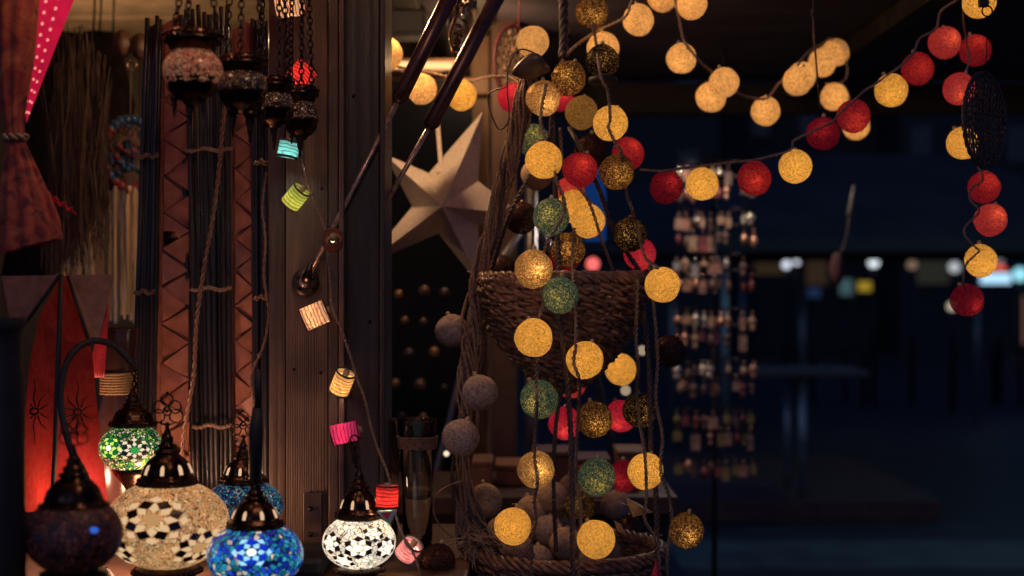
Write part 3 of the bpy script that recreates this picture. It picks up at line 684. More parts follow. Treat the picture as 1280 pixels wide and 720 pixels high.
# dark tall jar at the very left
jr = thing('dark_jar', 'tall dark jar at the left edge beside the red star', 'jar', (P(12, 0, 1.7).x, 1.7, CT)); d = 1.7
g = MB(); g.lathe([(S(r, d), P(0, y, d).z) for r, y in ((24, 770), (28, 720), (27, 650), (26, 560), (25, 480), (22, 430), (24, 412), (26, 408), (20, 408))], (P(4, 0, d).x, d, 0), 40); g.build('body', m_plain('dark glaze', (.012, .010, .012), .5, 0, .3, 20, .05), jr)
g = MB(); g.lathe([(S(27, d), 0), (S(28, d), .004), (S(27, d), .012)], P(4, 408, d)-Vector((0, 0, .002)), 40); g.build('rim', BLACK, jr)
# ---------------------------------------------------------------- white paper star and the inside of the stall behind the post
d = 2.95
tn = NT('white felt'); n = tn.noise(tn.co(), 160, 4)
PAPER = tn.done(tn.pbr(Base_Color=tn.ramp(n, [(.3, (.50, .42, .36)), (.7, (.70, .61, .53))]), Roughness=.85, Normal=tn.bump(n, .5, .002), Sheen_Weight=.2))
st = thing('paper_star', 'large pale five pointed star hanging by a ribbon behind the struts', 'star', P(552, 262, d))
ctr = P(556, 262, d); fr = ctr+Vector((0, -.12, 0)); g = MB()
tips = [(480, 192), (604, 138), (652, 268), (604, 362), (452, 334)]; inn = [(536, 216), (598, 226), (598, 282), (548, 292), (515, 258)]
T = [P(x, y, d) for x, y in tips]; I = [P(x, y, d) for x, y in inn]
vs = [fr, ctr+Vector((0, .06, 0))]+T+I; fs = []
for i in range(5):
    t_, a, b = 2+i, 7+(i-1) % 5, 7+i
    # tip i lies between inner i-1 and i
    fs += [(0, a, t_), (0, t_, b), (1, t_, a), (1, b, t_)]
g.add(vs, fs, False); bevel(g.build('star_body', PAPER, st, fix=True), .0015)
g = MB()
a, b = P(552, 218, d-.03), P(545, 132, d+.02); w = Vector((S(2.6, d), 0, 0)); g.prism([a-w, a+w, b+w, b-w], (0, .001, 0)); g.build('ribbon', PAPER, st)
g = MB(); g.ball(P(551, 216, d-.03), .009, .005, .007, 10, 8); g.build('knot', PAPER, st)
# inner door frame boards
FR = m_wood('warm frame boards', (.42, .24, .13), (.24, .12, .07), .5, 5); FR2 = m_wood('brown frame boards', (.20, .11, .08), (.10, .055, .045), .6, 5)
def col_px(name, label, cat_, x0, x1, d, th, mat, z0=0.0, z1=2.3):
    g = MB(); g.box((P(x0, 0, d).x, d, z0), (P(x1, 0, d).x, d+th, z1)); return tag(bevel(g.build(name, mat), .004), label, cat_)
col_px('frame_post', 'pale lit door frame board right of the white star', 'post', 588, 612, 3.75, .08, FR)
col_px('frame_post', 'brown wooden post behind the hank of wires', 'post', 614, 646, 3.6, .1, FR2)
g = MB(); a = P(470, 96, 3.7); b = P(640, 120, 3.7); g.box((P(470, 0, 3.7).x, 3.7, P(0, 118, 3.7).z), (P(612, 0, 3.7).x, 3.76, P(0, 96, 3.7).z)); tag(bevel(g.build('lintel_board', FR), .004), 'lit board across the top behind the yellow balls', 'board')
BEAM = m_wood('roof board', (.24, .14, .105), (.13, .075, .06), .6, 4, 0)
g = MB()
for i in range(7):
    y0 = 2.9+i*.25; g.box((-.60, y0, 2.205+(.004 if i % 2 else 0)), (.24, y0+.244, 2.23))
tag(g.build('roof_boarding', BEAM), 'brown roof boards above the struts and the white star', 'roof boards')
for x, lab in ((505, 'dark roof beam left of the hanging glass drop'), (600, 'dark roof beam between the right strut and the brown dreamcatcher')):
    g = MB(); a = P(x, 20, 3.3).x; g.box((a-.03, 2.9, 2.165), (a+.03, 4.6, 2.203)); tag(bevel(g.build('roof_beam', DKWALL), .003), lab, 'beam')
g = MB(); g.box((P(484, 40, 3.4).x, 3.4, P(0, 44, 3.4).z), (P(534, 44, 3.4).x, 3.5, P(0, 8, 3.4).z)); g.build; tag(bevel(g.build('speaker_box', m_plain('grey box', (.05, .05, .065), .6, 0, .2, 20, .1)), .012), 'dark grey box under the roof left of the glass drop', 'box')
# lit strip lamp
lp = thing('strip_lamp', 'warm glowing strip lamp under the roof between the struts', 'lamp', P(498, 84, 3.55)); d = 3.55
g = MB(); g.tube([P(470, 81, d), P(566, 82, d)], S(4.5, d), 12); g.build('tube', m_emit('warm tube', (1, .55, .22), 1.6), lp); lamp_light('tube_light', P(585, 84, 3.45), 1.6, (1, .6, .28), .02, lp)
g = MB(); g.box((P(466, 0, d).x, d+.015, P(0, 90, d).z), (P(570, 0, d).x, d+.04, P(0, 72, d).z)); g.build('housing', FR, lp)
g = MB(); g.tube(spline([P(470+i*9, 91+2*math.sin(i*1.7), d-.03) for i in range(12)], .01), S(1.8, d), 6); g.build('lamp_wire', DARKMETAL, lp)
# black jewellery board with round brooches
jb = thing('jewellery_board', 'black display board of round brooches below the white star', 'display board', (P(530, 0, 3.5).x, 3.5, 0))
g = MB(); g.box((P(455, 0, 3.5).x, 3.5, 0), (P(590, 0, 3.5).x, 3.53, P(0, 100, 3.5).z)); g.build('panel', m_plain('black velvet', (.005, .007, .014), .9, 0, .3, 60, .2, .001, 0, .15), jb)
BRO = [m_plain('brooch brass', (.26, .15, .08), .35, .5, .4, 40, .3), m_plain('brooch dark', (.05, .04, .045), .3, .6, .4, 40, .3), m_plain('brooch tan', (.13, .085, .065), .35, .5, .4, 40, .3)]
for j, (y, xs) in enumerate(((367, (498, 528, 557)), (403, (482, 506, 532)), (438, (484, 511, 540)), (482, (497, 524, 555)), (520, (500, 531)))):
    for i, x in enumerate(xs):
        g = MB(); M = Matrix.Rotation(PI/2, 3, 'X'); r = S(rnd(5, 8), 3.48)
        g.lathe([(.0001, .006), (r*.5, .005), (r*.6, .003), (r*.85, .004), (r, .002), (r, 0)], P(x+rnd(-3, 3), y+rnd(-4, 4), 3.4985), 18, M)
        tag(g.build('round_brooch', BRO[(i*2+j) % 3]), 'small round brooch pinned on the black display board', 'brooch', 'round brooches on the display board')
# glass drop, top
tn = NT('clear glass'); GLASS = tn.done(tn.pbr(Base_Color=(.9, .85, .8, 1), Roughness=.03, Transmission_Weight=1.0, IOR=1.45))
d = 2.6
gd = thing('glass_drop', 'long clear glass drop ornament with amber grains inside', 'ornament', P(568, 66, d))
g = MB(); g.lathe([(S(r, d), S(z, d)) for r, z in ((1, 0), (6, 3), (13, 14), (18, 34), (19, 54), (15, 74), (8, 92), (4, 105), (3, 120))], P(572, 68, d), 30, Matrix.Rotation(.12, 3, 'Y')); g.build('glass_shell', GLASS, gd)
g = MB()
for i in range(70):
    z = rnd(4, 70); g.ball(P(571+z*.12+rnd(-1, 1)*(3+z*.09), 66-z, d)+Vector((0, rnd(-.008, .008), 0)), rnd(.0016, .0035), n=6, m=4)
g.tube(spline([P(566, 70, d), P(565, 45, d), P(572, 20, d), P(570, 0, d)], .01), .003, 6)
g.build('amber_grains', m_plain('amber grains', (.6, .33, .13), .25, .3, .5, 60, .2), gd)

# ---------------------------------------------------------------- tall glasses
for x0, x1, yt, yb, dd, lab in ((497, 547, 523, 694, 2.36, 'tall glass vase with a brown band round its rim'), (466, 502, 523, 692, 2.44, 'tall glass vase half behind the banded one')):
    t = thing('tall_glass', lab, 'vase', (P((x0+x1)/2, 0, dd).x, dd, CT)); c = ((P((x0+x1)/2, 0, dd).x, dd, 0)); w = S((x1-x0)/2, dd); zt = P(0, yt, dd).z
    g = MB(); h = zt-CT
    g.lathe([(.0005, CT), (w*.72, CT), (w*.74, CT+.01), (w*.76, CT+h*.5), (w*.98, zt-.002), (w*.97, zt), (w*.93, zt-.001), (w*.70, CT+h*.5), (w*.66, CT+.02), (.0005, CT+.02)], c, 40); g.build('glass', GLASS, t)
    if x0 == 497:
        g = MB()
        for i in range(6): g.tube(ring_pts((c[0], dd, P(0, 546+i*2.6, dd).z), w*(.98-.012*i)+.0008, Matrix.Rotation(PI/2, 3, 'X'), 36), S(1.5, dd), 6, closed=True)
        g.build('band', m_plain('brown band', (.16, .085, .06), .8, 0, .4, 200, .5), t)

# ---------------------------------------------------------------- paper cylinder string lights on the post
def m_lantern(name, col, stripe, st, scale=9):
    t = NT(name); v = t.co(rand=False)
    w = t.n('ShaderNodeTexWave', {'Vector': v, 'Scale': 55.0, 'Distortion': 3.2, 'Detail': 2.0, 'Detail Scale': 1.5}, bands_direction='Z')
    fib = t.noise(t.co(scale=(1, 1, .15)), 600, 3)
    m = t.ramp(w.outputs['Fac'], [(.07, 1), (.24, 0)])
    c = t.mixc(m, col, stripe)
    s = t.math('MULTIPLY', t.n('ShaderNodeMapRange', {'Value': fib, 1: .3, 2: .7, 3: .18*st, 4: .42*st}), t.n('ShaderNodeMapRange', {'Value': m, 3: 1.0, 4: .35}))
    em = t.n('ShaderNodeEmission', {'Color': c, 'Strength': s})
    sh = t.mixs(.5, t.n('ShaderNodeBsdfDiffuse', {'Color': c}), t.n('ShaderNodeBsdfTranslucent', {'Color': t.mixc(.22, c, (.9, .8, .65))}))
    return t.done(t.mixs(.18, t.adds(sh, em), t.n('ShaderNodeBsdfTransparent', {'Color': c})))
LANT = {
 'cream': m_lantern('cream paper', (1, .72, .46), (.5, .14, .08), .85), 'red': m_lantern('red tissue', (1, .12, .10), (.3, .01, .02), .62),
 'turq': m_lantern('turquoise paper', (.42, .80, .78), (.06, .24, .3), .62), 'green': m_lantern('lime paper', (.62, .68, .2), (.16, .28, .03), .8),
 'yellow': m_lantern('straw paper', (1, .70, .30), (.5, .2, .05), .9), 'mag': m_lantern('magenta paper', (.85, .10, .34), (.3, .01, .09), .6),
 'pink': m_lantern('pink and white paper', (.95, .55, .58), (.7, .15, .3), .5), 'brown': m_lantern('brown paper tube', (.25, .09, .06), (.08, .03, .03), .05)}
RIMR = m_plain('maroon rim', (.13, .02, .025), .4, 0, .3, 80, .2); RIMB = m_plain('dark teal rim', (.04, .06, .06), .4, 0, .3, 80, .2)
GRP = 'paper cylinder lights strung down the post'
def cyl(x, y, L, r, deg, kd, label, rim=RIMR, tilt=0.0, d=2.29, w=.13, bulb=(1, .72, .42), sides=28):
    g = MB(); L = S(L, d); r = S(r, d); rt = .0007
    g.lathe([(r, -L/2), (r, L/2), (r-rt, L/2), (r-rt, -L/2), (r, -L/2)], (0, 0, 0), sides)
    o = g.build('paper_cylinder_light', LANT[kd], origin=(0, 0, 0)); o.location = P(x, y, d); ORG[o.name] = Vector((0, 0, 0))
    o.rotation_euler = (Matrix.Rotation(math.radians(tilt), 3, 'X') @ Matrix.Rotation(math.radians(deg), 3, 'Y')).to_euler()
    tag(o, label, 'string light', GRP)
    for s in (-1, 1):
        g = MB(); g.lathe([(r+.0006, s*L/2-.0018), (r+.0012, s*L/2), (r+.0003, s*L/2+.0012), (r-.0014, s*L/2+.0008), (r-.0016, s*L/2-.0015), (r+.0006, s*L/2-.0018)], (0, 0, 0), 28); g.build('rim', rim, o)
    g = MB(); g.tube([(0, 0, L*.15), (0, 0, L*.62)], [.0045, .0052], 10); g.build('bulb_holder', PLASTIC, o)
    g = MB(); g.ball((0, 0, -.001), .0035, .0035, .006, 10, 8); g.build('bulb', m_emit('warm bulb', (1, .75, .42), 3.0), o)
    l = lamp_light('bulb_light', (0, 0, -.006), w, bulb, .004, o)
    return o
cyl(362, 4, 34, 17, 84, 'cream', 'cream paper cylinder light cut by the top edge', d=2.32, tilt=10)
cyl(377, 93, 26, 15, 38, 'red', 'red paper cylinder light behind the lamp chains', d=2.33, tilt=-12, w=.13, bulb=(1, .45, .3))
cyl(361, 186, 20, 13, 12, 'turq', 'turquoise paper cylinder light under the smallest hung lamp', RIMB, d=2.31, w=.14, bulb=(.7, 1, .9))
cyl(370, 246, 27, 12.5, 40, 'green', 'lime green paper cylinder light with maroon rims', tilt=25)
cyl(416, 300, 20, 12, 8, 'brown', 'unlit brown paper light facing out by the strut joint', tilt=68, d=2.26, w=.004)
cyl(394, 394, 32, 14.5, 66, 'cream', 'cream striped paper cylinder light right below the round plate', tilt=-14)
cyl(428, 478, 29, 12.5, 22, 'yellow', 'straw yellow paper cylinder light above the magenta one', RIMB, tilt=22)
cyl(432, 541, 34, 12.5, 78, 'mag', 'magenta paper cylinder light above the white lamp', RIMR)
cyl(484, 620, 26, 14, 2, 'red', 'red striped paper cylinder light beside the white lamp', d=2.12)
cyl(511, 687, 24, 13.5, 34, 'pink', 'pink and white paper cylinder light at the foot of the glass', RIMB, tilt=28, d=2.22)
d = 2.11; tri = thing('triangle_tag', 'small mint triangle tag with a red centre below the red light', 'tag', P(484, 652, d))
def trip(cx, cy, s): return [P(cx+s*math.cos(a), cy-s*math.sin(a), d-.006) for a in (math.radians(165), math.radians(25), math.radians(-78))]
g = MB(); g.prism(trip(484, 643, 14), (0, .006, 0)); bevel(g.build('frame', m_plain('mint card', (.42, .62, .55), .5, 0, .2, 60, .2), tri), .0012)
g = MB(); g.prism([p-Vector((0, .001, 0)) for p in trip(483, 643, 7)], (0, .002, 0)); g.build('centre', m_plain('red card', (.7, .06, .05), .5, 0, .2, 60, .2), tri)
cable_thing('light_cable', 'twisted cable linking the paper lights down the post', [P(376, 10, 2.33), P(388, 55, 2.33), P(384, 110, 2.32), P(378, 188, 2.31), P(384, 225, 2.29), P(396, 258, 2.29), P(407, 290, 2.28), P(411, 335, 2.28), P(416, 384, 2.28), P(428, 415, 2.28), P(438, 445, 2.28), P(446, 472, 2.28), P(456, 498, 2.27), P(463, 530, 2.27), P(472, 560, 2.25), P(486, 596, 2.2), P(494, 640, 2.2), P(503, 668, 2.2), P(513, 684, 2.2), P(522, 706, 2.2), P(528, 735, 2.2)], .0013, CORD, .02)
# sockets of balls and lights share one plastic

# ---------------------------------------------------------------- cotton ball lights
BM = {
 'gold': m_ball('golden yellow cotton', (.86, .48, .10), .22, .5, .05, spark=.45), 'cream': m_ball('cream cotton', (.92, .53, .19), .22, .5, 0, scale=240, spark=.45),
 'red': m_ball('red cotton', (.28, .014, .042), .14, .5, .06, tcol=(.85, .07, .05), spark=.75), 'orange': m_ball('orange red cotton', (.46, .04, .055), .24, .5, .06, tcol=(.9, .16, .08), spark=.75),
 'wine': m_ball('wine red cotton', (.18, .009, .038), .10, .4, .08, tcol=(.6, .035, .055), spark=.75), 'pink': m_ball('crimson cotton', (.46, .016, .06), .24, .5, .06, tcol=(.85, .08, .09), spark=.75),
 'green': m_ball('dark green cotton', (.011, .072, .064), .30, .4, .08, metal=.25, glint=(.3, .32, .12), tcol=(.75, .7, .2), spark=.93, thr=(.47, .525)), 'bronze': m_ball('bronze thread cotton', (.30, .165, .075), .14, .5, .15, metal=.7, glint=(.75, .5, .2), tcol=(.9, .55, .2), spark=.85, thr=(.485, .545)),
 'umber': m_ball('dark bronze cotton', (.06, .032, .022), .035, .38, .15, metal=.6, glint=(.6, .35, .12), tcol=(.9, .52, .17), spark=.96, thr=(.47, .52)), 'black': m_ball('black cotton', (.006, .007, .014), 0, .45, .0, metal=.12, glint=(.4, .32, .2), tcol=(.9, .6, .25), spark=.995, thr=(.45, .49)),
 'grey': m_ball('unlit greyish cotton', (.55, .40, .34), 0, .1, 0), 'tan': m_ball('unlit tan cotton', (.72, .50, .33), 0, .1, 0), 'dusk': m_ball('unlit dark brown cotton', (.075, .04, .04), 0, .1, .1, metal=.3, glint=(.4, .22, .14)),
 'dull': m_ball('dim yellow cotton', (.62, .33, .08), .16, .3, .1)}
WATT = {'gold': .036, 'cream': .032, 'red': .0055, 'orange': .0065, 'wine': .0055, 'pink': .006, 'green': .007, 'bronze': .018, 'umber': .011, 'black': .007, 'dull': .008}
BR = .03
bme = []
for q in range(3):
    g = MB(); g.ball((0, 0, 0), BR, n=40, m=24); me_o = g.build('ball_proto', BM['gold'], origin=(0, 0, 0)); me = me_o.data; bpy.data.objects.remove(me_o)
    for v in me.vertices:
        c = v.co; k = 1+.016*math.sin(c.x*130+q)+.009*math.sin(c.y*170+c.z*60+q*2)+.008*math.sin(c.z*220+q*3)+.004*math.sin(c.x*500+c.z*410)
        v.co = c*k
    me.polygons.foreach_set('use_smooth', [True]*len(me.polygons)); bme.append(me)
kmesh = {}
g = MB(); g.lathe([(.0001, 0), (.0030, 0), (.0034, .002), (.0034, .007), (.0024, .009), (.0001, .0095)], (0, 0, BR-.003), 12); so = g.build('socket_proto', PLASTIC, origin=(0, 0, 0)); SOCK = so.data; bpy.data.objects.remove(so)
def cotton(x, y, r, kd, label, group, tilt=None, dd=None):
    d = dd or BR*F/r
    key = (kd, random.randrange(3))
    if key not in kmesh:
        m = bme[key[1]].copy(); m.materials.clear(); m.materials.append(BM[kd]); kmesh[key] = m
    o = bpy.data.objects.new('cotton_ball_light' if kd in WATT else 'cotton_ball', kmesh[key]); C.objects.link(o); o.location = P(x, y, d)
    s = r*d/F/BR*rnd(.985, 1.015); o.scale = (s*rnd(.98, 1.02), s, s*rnd(.98, 1.02))
    tx = math.radians(tilt if tilt is not None else rnd(-28, 6)); RM = Matrix.Rotation(rnd(-.5, .5), 3, 'Y') @ Matrix.Rotation(tx, 3, 'X'); o.rotation_euler = RM.to_euler()
    tag(o, label, 'cotton ball', group); ORG[o.name] = Vector((0, 0, 0))
    so = bpy.data.objects.new('socket', SOCK); C.objects.link(so); so.parent = o
    if kd in WATT:
        off = Vector((rnd(-.3, .3), -.8, rnd(-.5, .5))).normalized()*(rnd(.004, .011) if kd in ('gold', 'cream', 'dull') else rnd(.017, .021))
        lamp_light('bulb_light', RM.transposed() @ off, WATT[kd], (1, .68, .34), .004, o)
    return o
G1 = 'cotton balls on the hanging cords in the middle'; G2 = 'cream cotton balls strung under the canopy'; G3 = 'red and yellow cotton balls of the right garland'; G4 = 'cotton balls piled in the lower basket'; G5 = 'yellow cotton balls near the roof behind the struts'; G6 = 'unlit cotton balls on the wire hank'
BALLS = [
 (484, 67, 20, 'cream', 'cream lit ball half hidden by the post edge', G5), (527, 111, 19.5, 'cream', 'golden cream ball between the two struts', G5), (577, 119, 19.5, 'gold', 'golden ball touching the right strut, above the star', G5), (563, 136, 15, 'wine', 'dark red ball peeping below the golden one at the right strut', G5),
 (666, 52, 20.5, 'cream', 'cream ball at the top of the wire hank', G1), (641, 122, 19, 'pink', 'crimson ball partly under the dark ribbon on the hank', G1), (679, 123, 22, 'bronze', 'pale bronze ball highest in the middle cluster', G1), (740, 15, 20.5, 'umber', 'dark bronze ball touching the top edge', G1), (711, 98, 22, 'umber', 'dark bronze ball left of the black one', G1),
 (753, 77, 21.5, 'black', 'black ball below the cream ball near the top', G1), (754, 60, 20, 'cream', 'cream ball mostly hidden by the top black ball', G1), (727, 141, 20.5, 'dull', 'dim yellow ball behind the bright one at upper middle', G1), (763, 154, 22, 'gold', 'yellow ball with a wire crossing it at upper middle', G1), (700, 122, 17, 'pink', 'sliver of crimson ball beside the pale bronze one', G1),
 (667, 176, 21, 'green', 'dark green ball behind the yellow one', G1), (680, 200, 23.5, 'gold', 'bright yellow ball in front of the dark green one', G1), (785, 192, 20.5, 'red', 'red ball half covered by a bronze one', G1), (771, 215, 22.5, 'umber', 'bronze ball in front of the red one', G1), (725, 212, 22, 'red', 'red ball above the row of three golden ones', G1), (738, 188, 21, 'dusk', 'dark brown ball behind the braids', G1),
 (671, 218, 20, 'tan', 'unlit tan ball under the bright yellow one', G1), (712, 240, 19.5, 'orange', 'orange ball topmost of the overlapping three', G1), (716, 258, 21, 'gold', 'golden ball in the middle of the overlapping three', G1), (735, 276, 21.3, 'gold', 'golden ball lowest of the overlapping three', G1), (689, 271, 23.3, 'green', 'green ball sparkling left of the golden three', G1), (787, 293, 21.5, 'black', 'black ball with gold sparks above a crimson one', G1), (800, 318, 20.5, 'pink', 'crimson ball half behind the sparkling black one', G1),
 (710, 312, 22, 'umber', 'dark bronze ball under the golden three', G1), (706, 322, 19, 'wine', 'wine red ball edge below the dark bronze one', G1), (667, 336, 24, 'bronze', 'bright bronze ball at the basket rim', G1), (700, 369, 23.5, 'green', 'green ball hanging before the upper basket', G1), (828, 356, 23, 'gold', 'yellow ball at the right rim of the upper basket', G1), (667, 422, 24.3, 'gold', 'large yellow ball before the left side of the basket', G1), (731, 450, 23.7, 'gold', 'yellow ball before the bottom of the basket', G1), (776, 462, 19.6, 'gold', 'yellow ball cut to a crescent by the basket edge', G1), (714, 480, 18.5, 'orange', 'orange ball showing as a sliver under the basket', G1),
 (674, 499, 24, 'green', 'green ball with a wire down its face below the basket', G1), (706, 529, 20.5, 'pink', 'crimson ball right of the wire faced green one', G1), (743, 524, 22.5, 'umber', 'dark bronze ball between two crimson ones', G1), (776, 520, 20.5, 'pink', 'crimson ball tucked behind the lower black one', G1), (800, 513, 21.5, 'black', 'black ball lowest of the three black ones', G1), (837, 439, 20.5, 'dusk', 'dark brown ball off to the right of the basket', G1),
 (670, 587, 23.5, 'bronze', 'pale bronze ball above the lower basket', G1), (746, 596, 23.3, 'green', 'deep green ball above the lower basket', G1), (780, 595, 20, 'wine', 'dark wine ball between the deep green and the yellow one', G1), (807, 589, 22.5, 'gold', 'yellow ball on the right cord above the lower basket', G1), (641, 658, 23.2, 'gold', 'brightest yellow ball, left over the lower basket', G1), (745, 674, 23.7, 'gold', 'yellow ball hanging before the lower basket rim', G1), (650, 719, 21, 'green', 'green ball cut off by the bottom edge', G1), (858, 663, 22.5, 'umber', 'brown bronze ball hanging far right of the lower basket', G1),
 (565, 414, 21.5, 'grey', 'greyish unlit ball highest on the wire hank', G6), (600, 491, 23, 'grey', 'dark grey unlit ball right of the wires', G6), (576, 547, 23.3, 'grey', 'grey brown unlit ball covering the wires', G6), (607, 626, 21.5, 'tan', 'tan unlit ball right of the loose wire ends', G6), (547, 702, 23, 'dusk', 'dark ball standing on the counter by the pink light', G6), (651, 272, 20.5, 'dusk', 'shadowy unlit ball left of the sparkling green one', G6), (625, 338, 20, 'dusk', 'shadowy unlit ball behind the left basket rim', G6),
 (664, 640, 20, 'tan', 'tan ball behind the brightest yellow one in the basket', G4), (628, 664, 19.8, 'grey', 'grey ball left of the brightest yellow one in the basket', G4), (704, 650, 19.7, 'grey', 'grey ball above the tan one at the basket front', G4), (762, 690, 20.4, 'tan', 'tan ball right of the yellow one at the basket front', G4), (798, 690, 20, 'grey', 'grey ball at the right end of the lower basket', G4), (716, 612, 19.6, 'tan', 'tan ball behind the deep green one', G4),
 (690, 622, 20, 'tan', 'tan ball at the back of the lower basket', G4), (646, 686, 21, 'grey', 'grey ball under the brightest yellow one', G4), (684, 664, 20.3, 'grey', 'grey ball in the middle of the lower basket', G4), (707, 680, 20.6, 'tan', 'tan ball lying at the front of the lower basket', G4), (724, 634, 20.1, 'black', 'black ball lying in the lower basket', G4), (770, 632, 19.6, 'grey', 'grey ball at the right back of the lower basket', G4), (672, 702, 20.8, 'grey', 'grey ball sunk behind the front basket rim', G4), (786, 664, 19.8, 'dusk', 'dark ball beside the leaf wrapping in the basket', G4), (622, 690, 20, 'dusk', 'dark ball at the left end of the lower basket', G4), (740, 702, 20.7, 'grey', 'grey ball under the yellow one at the basket front', G4),
 (798, 25, 19.8, 'cream', 'cream ball alone left of the top pair', G2), (828, -4, 18.5, 'cream', 'cream ball cut by the top edge, left of a pair', G2), (865, 5, 19.8, 'cream', 'cream ball cut by the top edge, right of a pair', G2), (852, 73, 19.7, 'cream', 'cream ball where the cord turns down', G2), (889, 121, 18.7, 'cream', 'cream ball behind and below its overlapping neighbour', G2), (905, 103, 19.3, 'cream', 'cream ball in front of its lower left neighbour', G2), (957, 139, 18.6, 'cream', 'cream ball lowest of the cream cord', G2), (997, 101, 18.6, 'cream', 'cream ball left in the right hand cluster', G2), (1002, 96, 17.9, 'cream', 'cream ball edge behind the left one of the cluster', G2), (1028, 78, 17.6, 'cream', 'bright cream ball in the middle of the cluster', G2), (1044, 66, 17.4, 'cream', 'cream ball at the top of the cluster', G2), (1043, 121, 17.6, 'cream', 'cream ball right above the red garland ball', G2), (1070, 158, 16.8, 'cream', 'cream ball mostly covered by a red one', G2),
 (833, 234, 21.2, 'wine', 'wine red ball at the left start of the right garland', G3), (878, 230, 20.8, 'gold', 'yellow ball between wine and red balls of the garland', G3), (943, 223, 21.3, 'red', 'red ball with golden gleam left of a yellow one', G3), (994, 208, 21.2, 'gold', 'yellow ball at the lowest sag before the garland rises', G3), (1029, 167, 20.8, 'wine', 'wine red ball right of the dangling rod', G3), (1067, 145, 21, 'red', 'red ball covering a cream one', G3), (1114, 113, 20.7, 'gold', 'yellow ball between two red ones on the rising cord', G3), (1147, 86, 20.7, 'red', 'red ball up right of the rising yellow one', G3), (1181, 53, 20.2, 'orange', 'salmon red ball at the crest of the garland', G3), (1224, 2, 21, 'gold', 'yellow ball with black clip at the top edge', G3), (1219, 63, 20, 'red', 'red ball under the clipped yellow one', G3), (1199, 111, 20.5, 'orange', 'salmon ball beside the wicker disc', G3), (1203, 179, 20.3, 'gold', 'yellow ball half behind the wicker disc', G3), (1230, 234, 20.5, 'red', 'red ball under the wicker disc', G3), (1238, 275, 20.6, 'orange', 'orange red ball in the falling end of the garland', G3), (1226, 326, 20.5, 'gold', 'yellow ball second last of the falling end', G3), (1209, 375, 20.6, 'wine', 'wine red ball at the very end of the garland', G3)]
BP = {}
for b in BALLS: BP[(b[0], b[1])] = (cotton(*b), BR*F/b[2])
# ---------------------------------------------------------------- cords
def D(r): return BR*F/r
def cordpx(name, label, pts, r=.0013, mat=None, pitch=.012, strands=2, cat='cord', group=None, step=.004, amp=None):
    g = MB(); twisted(g, spline([P(*p) for p in pts], step), r, pitch, strands, amp=amp); return tag(g.build(name, mat or CORD), label, cat, group)
GARL = m_plain('garland cord', (.22, .14, .12), .5, 0, .3, 200, .2)
cordpx('garland_cord', 'beige cord carrying the cream balls under the canopy', [(690, 95, 2.6), (715, 62, 2.66), (745, 40, 2.68), (780, 22, 2.66), (790, 2, 2.66), (806, -22, 2.7), (838, -14, 2.75), (846, 10, 2.72), (852, 40, 2.7), (858, 56, 2.68), (874, 76, 2.7), (892, 92, 2.76), (922, 116, 2.8), (944, 123, 2.84), (960, 122, 2.85), (974, 104, 2.87), (992, 88, 2.88), (1010, 66, 2.95), (1026, 56, 3.0), (1040, 50, 3.05), (1058, 80, 3.05), (1058, 98, 3.05), (1052, 104, 3.04), (1060, 118, 3.08), (1068, 140, 3.12)], .0017, m_plain('pale garland cord', (.34, .22, .15), .5, 0, .3, 200, .2), .02)
cordpx('garland_cord', 'brown cord carrying the red and yellow garland', [(800, 212, 2.5), (822, 214, 2.5), (836, 213, 2.5), (872, 208, 2.52), (905, 204, 2.5), (943, 200, 2.5), (975, 192, 2.5), (990, 186, 2.5), (992, 176, 2.52), (1012, 166, 2.52), (1040, 152, 2.52), (1052, 140, 2.52), (1066, 128, 2.52), (1080, 114, 2.54), (1096, 104, 2.56), (1112, 92, 2.56), (1126, 82, 2.55), (1142, 66, 2.56), (1150, 48, 2.6), (1170, 36, 2.62), (1176, 14, 2.62), (1196, 0, 2.58), (1206, -8, 2.55)], .0014, GARL, .018)
cordpx('garland_cord', 'brown cord of the falling garland end at the right', [(1206, -10, 2.55), (1204, 20, 2.6), (1207, 45, 2.64), (1212, 75, 2.64), (1208, 92, 2.6), (1212, 130, 2.6), (1212, 165, 2.6), (1216, 195, 2.6), (1226, 214, 2.56), (1228, 226, 2.55), (1214, 236, 2.55), (1213, 250, 2.54), (1224, 264, 2.53), (1208, 282, 2.55), (1206, 294, 2.55), (1220, 310, 2.54), (1224, 314, 2.54), (1208, 330, 2.55), (1204, 350, 2.55), (1206, 362, 2.56)], .0013, GARL, .018)
